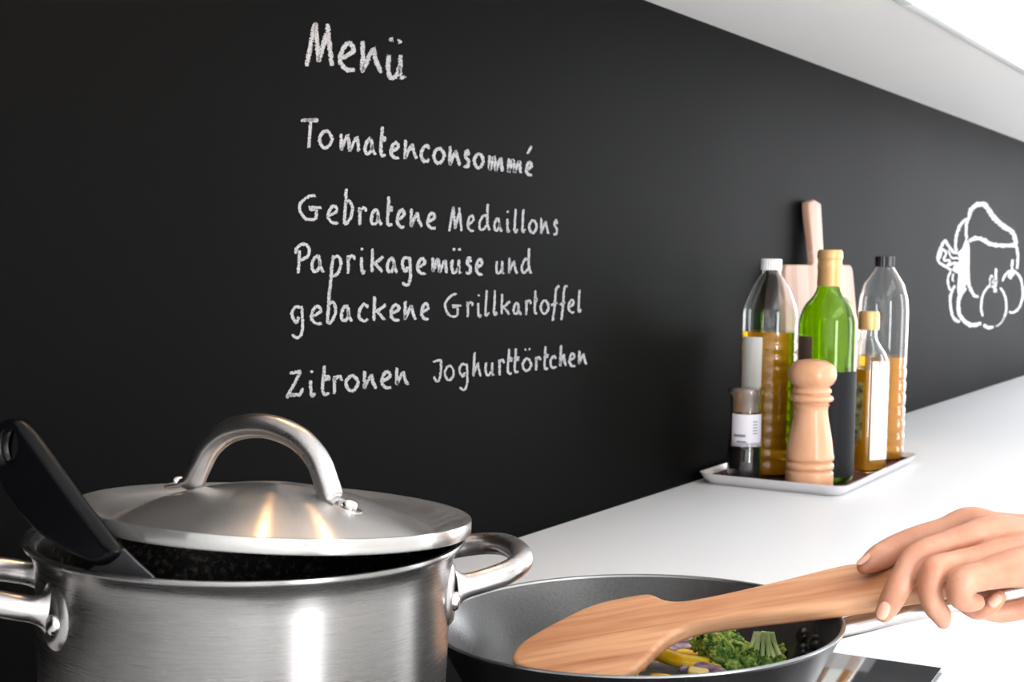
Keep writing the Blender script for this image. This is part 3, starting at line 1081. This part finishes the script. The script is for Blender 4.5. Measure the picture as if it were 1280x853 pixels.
# three glued wooden staves: the board is striped
bmw = mat('board_maple', srgb(226, 196, 176), 0.55)
N, L, bs = nodes(bmw)
tc = N.new('ShaderNodeTexCoord'); sx = N.new('ShaderNodeSeparateXYZ'); L.new(tc.outputs['Object'], sx.inputs[0])
ml = N.new('ShaderNodeMath'); ml.operation = 'MULTIPLY'; ml.inputs[1].default_value = 34.0; L.new(sx.outputs[0], ml.inputs[0])
flr = N.new('ShaderNodeMath'); flr.operation = 'FLOOR'; L.new(ml.outputs[0], flr.inputs[0])
wn = N.new('ShaderNodeTexWhiteNoise'); wn.noise_dimensions = '1D'; L.new(flr.outputs[0], wn.inputs['W'])
cr = N.new('ShaderNodeValToRGB'); cr.color_ramp.elements[0].color = srgb(172, 134, 114); cr.color_ramp.elements[1].color = srgb(190, 160, 144)
L.new(wn.outputs['Value'], cr.inputs[0]); L.new(cr.outputs[0], bs.inputs['Base Color'])
slab('board', loop, [], 0.014, 0.003, bmw, board, res=2)

# ================================================================== CHALK
chalk = mat('chalk', (0.5, 0.5, 0.5, 1), 0.9)
N, L, bs = nodes(chalk)
tc = N.new('ShaderNodeTexCoord')
nz = N.new('ShaderNodeTexNoise'); nz.inputs['Scale'].default_value = 620; nz.inputs['Detail'].default_value = 3
L.new(tc.outputs['Object'], nz.inputs['Vector'])
cr = N.new('ShaderNodeValToRGB')
cr.color_ramp.elements[0].position = 0.39; cr.color_ramp.elements[0].color = (0.04, 0.04, 0.04, 1)
cr.color_ramp.elements[1].position = 0.46; cr.color_ramp.elements[1].color = (0.36, 0.36, 0.378, 1)
L.new(nz.outputs['Fac'], cr.inputs[0]); L.new(cr.outputs[0], bs.inputs['Base Color'])
chalk2 = mat('dense_white_chalk', (0.85, 0.85, 0.85, 1), 0.9)
add_noise_color(chalk2, (0.42, 0.42, 0.42, 1), (0.66, 0.66, 0.66, 1), 200, (1, 1, 1), 3, (0.25, 0.4))

ACUTE = '\u00e9'
GL = {
    'M': [[(0, 0), (.18, .55), (.34, 1)], [(.34, 1), (.42, .5), (.47, .1)], [(.47, .1), (.62, .4), (.78, .75)], [(.82, .97), (.90, .5), (1, 0)]],
    'e': [[(.12, .42), (.45, .50), (.85, .66), (.88, .82), (.65, .97), (.35, .88), (.10, .55), (.08, .28), (.35, .08), (.65, .0), (1, .04)]],
    'n': [[(.06, 1), (.05, .5), (.03, 0)], [(.03, .05), (.30, .42), (.60, .78)], [(.60, .80), (.72, .42), (1, .0)]],
    'u': [[(.10, .95), (.03, .5), (.14, .12), (.34, .06), (.58, .24), (.74, .55)], [(.76, .95), (.74, .5), (.74, .12)], [(.74, .1), (.85, .08), (1, .15)]],
    'T': [[(0, .93), (.5, .94), (1, .96)], [(.52, .93), (.46, .5), (.40, 0)]],
    'o': [[(.45, 1), (.12, .72), (.04, .40), (.28, .06), (.62, .02), (.95, .35), (.96, .62), (.70, .92), (.40, .98)]],
    'm': [[(.06, .98), (.07, .5), (.06, .06)], [(.06, .08), (.22, .50), (.38, .93)], [(.40, .95), (.47, .5), (.50, .03)], [(.50, .05), (.68, .45), (.86, .82)], [(.88, .85), (.93, .45), (.97, .0)]],
    'a': [[(.52, .95), (.20, .75), (.04, .42), (.10, .14), (.38, .08), (.62, .32), (.66, .62), (.52, .95)], [(.62, .62), (.74, .28), (1, 0)]],
    't': [[(.42, 1), (.30, .6), (.16, .25), (.28, .05), (.60, .0), (.95, .08)], [(.30, .58), (.70, .63), (1.15, .60)], [(.35, .50), (.75, .54), (1.10, .52)]],
    'c': [[(.95, .78), (.72, .97), (.42, .92), (.10, .60), (.08, .28), (.36, .04), (.66, .02), (.98, .16)]],
    's': [[(.92, .72), (.84, .96), (.52, .98), (.30, .74), (.55, .55), (.88, .42), (.90, .20), (.60, .02), (.02, .10)]],
    'G': [[(.74, .93), (.45, .88), (.12, .62), (.10, .38), (.34, .08), (.76, .05)], [(.76, .05), (.78, .25), (.78, .48)], [(.46, .50), (.75, .48), (1, .48)], [(.48, .42), (.8, .42)]],
    'b': [[(.26, 1), (.18, .6), (.03, .03)], [(.20, .58), (.62, .66), (.95, .45), (.80, .24), (.45, .08), (.04, .02)]],
    'r': [[(.16, .98), (.20, .5), (.18, 0)], [(.0, .82), (.2, .78), (.62, .96), (.90, .90), (1, .72)]],
    'd': [[(.80, 1), (.76, .6), (.78, .25), (1, 0)], [(.74, .52), (.42, .58), (.06, .30), (.08, .10), (.34, .04), (.74, .22)]],
    'i': [[(.2, 1), (.22, .5), (.35, .08), (.65, .02), (1, .22)]],
    'l': [[(.52, 1), (.36, .5), (.20, .15), (.35, .02), (.70, .02), (1, .16)]],
    'P': [[(.30, .78), (.28, .4), (.22, 0)], [(.02, .66), (.14, .86), (.45, .97), (.82, .95), (1, .78), (.85, .56), (.35, .45)]],
    'p': [[(.40, .97), (.28, .55), (.15, 0)], [(.30, .86), (.72, .94), (1, .78), (.80, .52), (.42, .42), (.28, .44)]],
    'k': [[(.10, 1), (.06, .5), (.04, 0)], [(1, .66), (.60, .50), (.14, .34)], [(.30, .36), (.58, .22), (.92, .02)]],
    'g': [[(.62, .66), (.40, .50), (.08, .66), (.06, .82), (.35, .98), (.80, .94)], [(.86, 1), (.92, .6), (.90, .22), (.62, .02), (.30, .04), (.0, .12)]],
    'f': [[(1, .94), (.78, .98), (.56, .80), (.44, .4), (.20, 0)], [(.02, .44), (.45, .50), (.85, .52)]],
    'Z': [[(.20, .85), (.55, .87), (.86, .92)], [(.84, .90), (.45, .48), (.0, .02)], [(.0, .06), (.4, .16), (.80, .15), (.96, .38)], [(.18, .16), (.6, .10)]],
    'J': [[(.0, .84), (.35, .90), (.92, .96)], [(.90, .96), (.88, .5), (.72, .12), (.42, .0), (.04, .22)]],
    'h': [[(.22, 1), (.14, .5), (.06, 0)], [(.08, .08), (.34, .34), (.62, .55)], [(.62, .58), (.76, .3), (1, 0)]],
}
random.seed(11)


def ribbon(pts, wpx, v, f, crumbs=True):
    """rough chalk ribbon drawn on the wall plane; pts in picture pixels"""
    P = catmull([Vector((x, y, 0)) for x, y in pts], 7) if len(pts) > 2 else [Vector((pts[0][0], pts[0][1], 0)).lerp(Vector((pts[1][0], pts[1][1], 0)), i/8) for i in range(9)]
    # resample ~0.8px
    Q = [P[0]]
    for p in P[1:]:
        while (p-Q[-1]).length > 0.8:
            Q.append(Q[-1]+(p-Q[-1]).normalized()*0.8)
    n = len(Q)
    if n < 2: return
    base = len(v)
    for i, q in enumerate(Q):
        t = (Q[min(i+1, n-1)]-Q[max(i-1, 0)]).normalized()
        nn = Vector((-t.y, t.x, 0))
        e = min(i, n-1-i)*0.8/(wpx*0.5)
        kk = min(1, 0.55+0.45*e)
        a = wpx*0.5*kk*(1+random.uniform(-0.50, 0.38))
        b = wpx*0.5*kk*(1+random.uniform(-0.50, 0.38))
        for s_, c_ in ((1, a), (-1, b)):
            w_ = on_y(q.x+nn.x*c_*s_, q.y+nn.y*c_*s_, WY-0.0004)
            v.append(w_)
    for i in range(n-1):
        b_ = base+2*i
        f.append((b_, b_+1, b_+3, b_+2))
    # ragged crumbs of chalk along both edges, slanted like the drag of the stick
    for i, q in enumerate(Q):
        if crumbs and random.random() < 0.55:
            sg_ = random.choice((-1, 1))
            L_ = random.uniform(0.5, 1.0)*wpx*0.30
            t = (Q[min(i+1, n-1)]-Q[max(i-1, 0)]).normalized()
            c_ = q+Vector((-t.y, t.x, 0))*sg_*wpx*0.42
            dx, dy = 0.35*L_, -L_*sg_ if abs(t.x) > 0.6 else L_*random.choice((-1, 1))*0.7
            hw_ = random.uniform(0.3, 0.55)
            b_ = len(v)
            for ax, ay in ((-hw_-dx*0.3, -dy*0.3), (hw_-dx*0.3, -dy*0.3), (hw_*0.6+dx, dy), (-hw_*0.6+dx, dy)):
                v.append(on_y(c_.x+ax, c_.y+ay, WY-0.00042))
            f.append((b_, b_+1, b_+2, b_+3))


WORDS = [
    ('Men\u00fc', 6.0, 'large white chalk heading Men\u00fc at the top of the writing',
     [('M', 382, 416, 27, 84), ('e', 423, 445, 52, 89), ('n', 451, 478, 50, 93), ('u', 483, 507, 66, 101)], [(488.5, 49.5), (499.3, 52)]),
    ('x', 4.3, 'chalk line reading Tomatenconsomm\u00e9 below the heading',
     [('T', 377, 399, 147, 186), ('o', 398, 416, 162, 186), ('m', 424, 450, 166, 191), ('a', 455, 470.5, 171, 195), ('t', 474, 483, 157.5, 196), ('e', 487, 500, 177, 198.5), ('n', 505, 522, 174, 200),
      ('c', 525, 538, 181, 203), ('o', 541, 556, 184, 205), ('n', 561, 576, 182, 208), ('s', 578.5, 587, 188, 210), ('o', 591.5, 605, 191, 211), ('m', 610, 629, 193, 215.5), ('m', 634, 652, 197, 218), ('e', 656.5, 666, 202, 220)], []),
    ('x', 4.0, 'chalk words Gebratene Medaillons, second menu line',
     [('G', 371, 403, 241, 277), ('e', 408.5, 423.5, 256, 280), ('b', 429, 442, 235, 282), ('r', 447, 458.5, 258, 283), ('a', 463, 478, 259, 283), ('t', 482.5, 491, 245, 283), ('e', 495, 507, 261, 285), ('n', 512.5, 528, 260, 285), ('e', 533, 545.5, 265, 286.5)], []),
    ('x', 3.4, 'narrow chalk word Medaillons right of Gebratene',
     [('M', 561, 577.5, 258, 290), ('e', 583.5, 593.5, 268.5, 289.5), ('d', 598, 613, 254.5, 289.5), ('a', 617, 628, 271, 290.5), ('i', 633, 637.5, 273, 291), ('l', 641.5, 647.5, 260.5, 291), ('l', 651.5, 656.5, 261, 291.5), ('o', 660.5, 671.5, 274.5, 292), ('n', 675.5, 686.5, 272, 293.5), ('s', 691, 697, 275, 294.5)], [(634.3, 265)]),
    ('x', 4.0, 'chalk word Paprikagem\u00fcse, third menu line',
     [('P', 368, 387.5, 304, 343), ('a', 388.5, 406, 317, 342), ('p', 409, 427, 317, 366), ('r', 432.5, 444.5, 318, 344), ('i', 450, 456.5, 321, 342.5), ('k', 463.5, 480, 310, 341.5), ('a', 483, 497.5, 319.5, 342.5), ('g', 501.5, 514.5, 320.5, 358),
      ('e', 520.5, 533, 322, 343), ('m', 539, 559.5, 321, 342.5), ('u', 563.5, 577.5, 323, 343.5), ('s', 581, 589.5, 321.5, 343.5), ('e', 594, 604, 323, 344)], [(452.2, 311.5), (567.3, 312), (573.8, 312)]),
    ('x', 3.4, 'short chalk word und at the end of the third line',
     [('u', 619.5, 631, 325, 344), ('n', 635.5, 647, 321.5, 343), ('d', 651, 664.5, 310, 343)], []),
    ('x', 4.0, 'chalk word gebackene, fourth menu line',
     [('g', 363.5, 380, 382, 424), ('e', 387.5, 403, 381.5, 406), ('b', 408, 421, 361.5, 407), ('a', 425.5, 441, 379.5, 403.5), ('c', 447, 461.5, 379.5, 402.5), ('k', 466, 483, 370, 402), ('e', 487, 500.5, 379.5, 401.5), ('n', 505, 520.5, 376, 401), ('e', 525.5, 537, 378, 400)], []),
    ('x', 3.3, 'chalk word Grillkartoffel right of gebackene',
     [('G', 554, 577.5, 365, 398), ('r', 582.5, 591.5, 376.5, 398), ('i', 596, 602, 378.5, 397), ('l', 605, 611.5, 362.5, 396), ('l', 616, 621.5, 362.5, 395), ('k', 626, 638, 367, 394.5), ('a', 641, 652, 376.5, 394.5), ('r', 656, 664, 374.5, 395),
      ('t', 667, 672.5, 362.5, 393), ('o', 675, 686.5, 374.5, 393), ('f', 688, 699.5, 356.5, 402.5), ('f', 699, 709.5, 356, 401.5), ('e', 709.5, 718.5, 374, 391.5), ('l', 721.5, 727, 362, 391)], [(598, 369.5)]),
    ('x', 4.2, 'chalk word Zitronen, lowest line on the left',
     [('Z', 357, 380, 460, 500), ('i', 386, 394.5, 475, 496), ('t', 400.5, 412.5, 456.5, 494.5), ('r', 415, 428, 469, 494), ('o', 431, 448.5, 468.5, 489.5), ('n', 454, 471, 463, 487.5), ('e', 475.5, 490, 463.5, 486), ('n', 494.5, 510.5, 459, 482.5)], [(389.3, 465)]),
    ('x', 3.3, 'chalk word Joghurtt\u00f6rtchen, lowest line on the right',
     [('J', 541, 553, 448, 478), ('o', 555, 568, 456.5, 476), ('g', 573.5, 585.5, 454, 488.5), ('h', 590.5, 601.5, 440, 472), ('u', 606, 618.5, 452, 471), ('r', 622.5, 630.5, 448.5, 470.5), ('t', 633, 641, 435.5, 468.5), ('t', 641.5, 649.5, 435, 466.5), ('o', 652.5, 664.5, 447.5, 464.5),
      ('r', 668.5, 676, 445.5, 464.5), ('t', 679, 686, 432.5, 462.5), ('c', 687, 696, 444.5, 461), ('h', 699, 708, 431, 459), ('e', 710.5, 719.5, 441, 458.5), ('n', 723, 733.5, 438, 456.5)], [(656.2, 437.5), (661.6, 436.7)]),
]
for wd, wpx, lab, letters, dots in WORDS:
    if lab.startswith('chalk words Gebratene'):
        lab = 'chalk word Gebratene, second menu line below Tomatenconsomm\u00e9'
    xc = (letters[0][1]+letters[-1][2])/2
    yc = letters[0][4]
    org = on_y(xc, yc, WY-0.0004)
    t = empty('chalk_word', Matrix.Translation(org), lab, 'writing', 'chalk menu on the black wall')
    wpx = wpx*(0.92 if wpx > 3.5 else 0.84)
    for ch, x0, x1, y0, y1 in letters:
        v, f = [], []
        i_ = wpx*0.35
        for st in GL[ch]:
            pts = [(x0+i_*0.6+(x1-x0-i_*1.2)*p[0], y1-i_*0.6-(y1-y0-i_*1.2)*p[1]) for p in st]
            ribbon(pts, wpx, v, f)
        if ch == 'e' and 655 < x0 < 658 and y0 < 205:
            ribbon([(659, 192.5), (662, 187.5), (665, 182.5)], 3.4, v, f)
        if ch == 'T':
            ribbon([(376, 151), (387, 150), (398, 152)], 3.4, v, f)
        obj('letter', [p-org for p in v], f, chalk, t, smooth=False)
    for dx, dy in dots:
        v, f = [], []
        ribbon([(dx, dy-wpx*0.45), (dx+0.6, dy+wpx*0.5)], wpx*1.0, v, f)
        obj('dot', [p-org for p in v], f, chalk, t, smooth=False)

# --- chalk drawing of vegetables on the right


def zp(pts):
    return [(1150+x/4.264, 230+y/4.264) for x, y in pts]


def drawing(name, label, strokes, fills=()):
    org = on_y(1225, 330, WY-0.0004)
    v, f = [], []
    for pts, w_ in strokes:
        ribbon(zp(pts), w_/4.264, v, f, False)
    for poly in fills:
        b_ = len(v)
        for p in zp(poly):
            v.append(on_y(p[0], p[1], WY-0.00045))
        f.append(tuple(range(b_, b_+len(poly))))
    return [p-org for p in v], f, org


def ell(cx, cy, rx, ry, a0=0, a1=360, n=16, tilt=0):
    out = []
    for i in range(n+1):
        a = D2R(a0+(a1-a0)*i/n)
        x, y = rx*math.cos(a), ry*math.sin(a)
        out.append((cx+x*math.cos(tilt)-y*math.sin(tilt), cy+x*math.sin(tilt)+y*math.cos(tilt)))
    return out


org = on_y(1225, 330, WY-0.0004)
dr = empty('chalk_drawing', Matrix.Translation(org), 'white chalk drawing of a pepper and two tomatoes at the right of the wall', 'drawing')
parts = [
    ('pepper_outline', [([(262, 175), (275, 135), (310, 110), (345, 112), (372, 148), (405, 192), (450, 230), (488, 252), (504, 285), (512, 325)], 24),
                        ([(512, 325), (522, 380), (518, 455)], 13),
                        ([(262, 175), (248, 215), (246, 260), (250, 295)], 14),
                        ([(262, 308), (285, 290), (320, 292), (345, 302), (372, 320), (420, 328), (510, 328)], 20),
                        ([(256, 330), (256, 480), (264, 545), (285, 590), (315, 604)], 16)], []),
    ('pepper_side', [([(252, 185), (218, 215), (194, 275), (190, 335), (198, 362)], 15),
                     ([(165, 465), (148, 505), (158, 560), (178, 575)], 11),
                     ([(185, 540), (163, 600), (164, 665), (182, 718), (215, 738)], 14),
                     ([(180, 478), (172, 510), (182, 520)], 8)], []),
    ('stalk', [([(132, 298), (108, 345), (94, 390), (104, 420), (150, 448), (170, 462)], 14),
               ([(132, 298), (155, 335), (180, 365), (200, 370)], 14),
               ([(104, 400), (120, 350), (140, 370), (125, 405), (160, 410), (150, 435), (185, 420), (195, 440)], 12),
               ([(150, 350), (170, 395), (200, 395), (225, 420)], 9)],
     [[(245, 290), (262, 320), (264, 420), (256, 520), (225, 575), (205, 605), (198, 560), (205, 480), (172, 462), (185, 425), (215, 410), (200, 368), (225, 345)]]),
    ('onion_outline', [([(245, 555), (215, 595), (203, 650), (218, 710), (262, 750), (300, 752), (328, 738)], 20)], []),
    ('tomato_outline', [(ell(392, 650, 68, 112, -60, 35), 11), (ell(392, 650, 66, 112, 150, 275), 11), ([(338, 752), (362, 766), (392, 764)], 18), (ell(392, 650, 68, 112, 35, 80), 6)], []),
    ('tomato_outline', [(ell(490, 575, 58, 112, -150, 110, 20), 12)], []),
    ('tomato_calyx', [([(405, 450), (404, 500), (400, 530)], 13), ([(398, 555), (402, 580)], 22), ([(375, 500), (392, 530), (412, 510)], 22), ([(372, 520), (388, 545), (410, 540)], 16), ([(380, 485), (385, 520)], 14)], []),
    ('tomato_calyx', [([(493, 402), (491, 440), (488, 470)], 12), ([(465, 470), (485, 485), (505, 470)], 18), ([(472, 500), (485, 480), (482, 510)], 18)], []),
]
for nm, stks, fl_ in parts:
    v, f, _o = drawing(nm, '', stks, fl_)
    obj(nm, v, f, chalk2, dr, smooth=False)

# ================================================================== PERSON (hand and forearm)
skin = mat('skin', srgb(226, 172, 140), 0.42, Subsurface_Weight=0.25)
N, L, bs = nodes(skin)
bs.inputs['Subsurface Radius'].default_value = (0.012, 0.004, 0.002)
bs.inputs['Subsurface Scale'].default_value = 0.5
nz, cr = add_noise_color(skin, srgb(186, 124, 96), srgb(205, 151, 125), 38, (1, 1, 1), 4, (0.3, 0.7))
n2 = N.new('ShaderNodeTexNoise'); n2.inputs['Scale'].default_value = 700; n2.inputs['Detail'].default_value = 3
tcn = [q for q in N if q.type == 'TEX_COORD'][0]
L.new(tcn.outputs['Object'], n2.inputs['Vector'])
bp = N.new('ShaderNodeBump'); bp.inputs['Strength'].default_value = 0.12; bp.inputs['Distance'].default_value = 0.0008
L.new(n2.outputs['Fac'], bp.inputs['Height']); L.new(bp.outputs[0], bs.inputs['Normal'])
HC = at(1240, 705, 0.99)
PX = 1/F
digits = [
    # far finger stretched along the turner
    [(1345, 676, 1.030, 26), (1290, 668, 1.028, 24), (1245, 662, 1.026, 22), (1212, 652, 1.024, 18), (1180, 664, 1.024, 16.5), (1148, 674, 1.022, 16.5), (1120, 686, 1.018, 17), (1100, 697, 1.012, 16.5), (1087, 705, 1.009, 13), (1080, 709, 1.008, 9.5)],
    # second finger, over the turner handle
    [(1345, 690, 1.010, 30), (1290, 678, 1.005, 28), (1243, 665, 1.000, 22), (1212, 672, 0.992, 18.5), (1180, 682, 0.984, 16.5), (1146, 697, 0.976, 17.8), (1132, 718, 0.970, 16.5), (1121, 738, 0.968, 16), (1111, 757, 0.970, 14.5), (1105, 767, 0.971, 11.5)],
    # third finger
    [(1345, 702, 0.995, 30), (1295, 695, 0.988, 26), (1258, 692, 0.981, 21), (1225, 699, 0.972, 17.5), (1195, 705, 0.965, 16.3), (1168, 714, 0.957, 17.8), (1162, 736, 0.957, 15), (1167, 756, 0.961, 14.5), (1176, 769, 0.969, 13), (1179, 777, 0.974, 10)],
    # fourth finger, tightly curled
    [(1345, 712, 0.980, 30), (1300, 708, 0.974, 28), (1262, 712, 0.965, 23), (1230, 720, 0.953, 18.5), (1204, 728, 0.944, 17.8), (1199, 744, 0.946, 16), (1208, 752, 0.951, 13.5), (1220, 753, 0.956, 11)],
    # thumb side, below the handle
    [(1345, 738, 0.985, 26), (1305, 748, 0.990, 20), (1272, 761, 0.992, 15), (1248, 766, 0.990, 13), (1226, 764, 0.984, 10)],
    [(1204, 757, 0.985, 9), (1220, 764, 0.982, 11), (1233, 760, 0.978, 12), (1244, 751, 0.976, 11), (1249, 747, 0.976, 9)],
    # palm fillers
    [(1262, 690, 0.992, 26), (1300, 692, 0.995, 32), (1345, 705, 0.997, 36), (1400, 706, 0.997, 38)],
    [(1292, 655, 1.03, 14), (1320, 655, 1.03, 22), (1360, 662, 1.03, 32)],
    # wrist and forearm running out of the frame
    [(1330, 700, 0.998, 34), (1380, 704, 0.998, 40), (1430, 706, 0.998, 43), (1500, 708, 0.998, 48), (1600, 714, 0.998, 58), (1700, 722, 1.0, 68), (1800, 730, 1.0, 74)],
]
verts, faces = [], []
for dg_ in digits:
    ctl = [at(x, y, dd)-HC for x, y, dd, r in dg_]
    pts = catmull(ctl, 8)
    rs = []
    for i in range(len(pts)):
        t = i/8
        a = min(int(t), len(dg_)-2)
        u = t-a
        rs.append((dg_[a][3]*(1-u)+dg_[a+1][3]*u)*PX*dg_[a][2])
    v, f = tube_data(pts, rs, 24, base=len(verts), upv=Vector((0.1, 0.2, 1)))
    verts += v; faces += f
    for end in (0, -1):       # rounded ends
        b0 = len(verts)
        c, r = pts[end], rs[end]
        for i in range(9):
            th = PI*i/8
            for j in range(16):
                a = 2*PI*j/16
                verts.append(c+Vector((math.sin(th)*math.cos(a), math.sin(th)*math.sin(a), math.cos(th)))*r)
        for i in range(8):
            for j in range(16):
                k_ = (j+1) % 16
                faces.append((b0+i*16+j, b0+i*16+k_, b0+(i+1)*16+k_, b0+(i+1)*16+j))
me = bpy.data.meshes.new('hand_tmp')
me.from_pydata([tuple(v) for v in verts], [], faces)
tmp = bpy.data.objects.new('hand_tmp', me)
COL.objects.link(tmp)
md = tmp.modifiers.new('r', 'REMESH'); md.mode = 'VOXEL'; md.voxel_size = 0.0009
ms = tmp.modifiers.new('s', 'SMOOTH'); ms.factor = 0.5; ms.iterations = 6
dgx = bpy.context.evaluated_depsgraph_get()
hm = bpy.data.meshes.new_from_object(tmp.evaluated_get(dgx))
bpy.data.objects.remove(tmp)
hm.name = 'person'
hm.materials.clear()
person = link('person', hm, skin, None, Matrix.Translation(HC), True, angle=180, fixn=False)
tag(person, 'person reaching in from the right, hand gripping wooden turner and pan handle', 'person')
nail = mat('fingernail', srgb(222, 172, 152), 0.25)


def add_nail(px, py, d, ang, lw, ww, tiltx=0.0, side=0.0):
    """small convex plate facing the camera, long axis turned by ang in the picture"""
    P = at(px, py, d)
    z_ = (CAM-P).normalized()
    a = D2R(ang)
    x_ = (rt*math.cos(a)+up*math.sin(a)).normalized()
    y_ = z_.cross(x_).normalized()
    z_ = (z_ + y_*side + x_*tiltx).normalized()
    y_ = z_.cross(x_).normalized(); x_ = y_.cross(z_)
    Mn = Matrix.Translation(P-HC) @ Matrix((x_, y_, z_)).transposed().to_4x4()
    v, f = [], []
    nr, na = 6, 28
    for i in range(nr):
        q = i/(nr-1)
        for j in range(na):
            an = 2*PI*j/na
            cx = math.copysign(abs(math.cos(an))**0.8, math.cos(an))*q
            cy = math.copysign(abs(math.sin(an))**0.8, math.sin(an))*q
            v.append((cx*lw, cy*ww, 0.0016*(1-cy*cy)+0.0003*(1-cx*cx)))
    for i in range(nr-1):
        for j in range(na):
            k_ = (j+1) % na
            f.append((i*na+j, i*na+k_, (i+1)*na+k_, (i+1)*na+j))
    return obj('fingernail', v, f, nail, person, Mn)


nails = [(1104.5, 764, 0.9622, 68, 0.0062, 0.0040, 0, 0.25), (1080, 700, 1.0035, 38, 0.0058, 0.0028, 0, 0.9), (1244, 751, 0.9695, 42, 0.0050, 0.0036, 0, 0)]
for a in nails: add_nail(*a)
# white sleeve beyond the frame
sl = catmull([at(x, y, dd)-HC for x, y, dd in ((1600, 714, 0.998), (1700, 722, 1.0), (1850, 735, 1.0), (2050, 752, 1.0))], 6)
tube('sleeve', sl, lerp_list([0.040, 0.046, 0.050, 0.055], 0, len(sl)), mat('white_cotton', (0.75, 0.75, 0.76, 1), 0.8), person, 32)
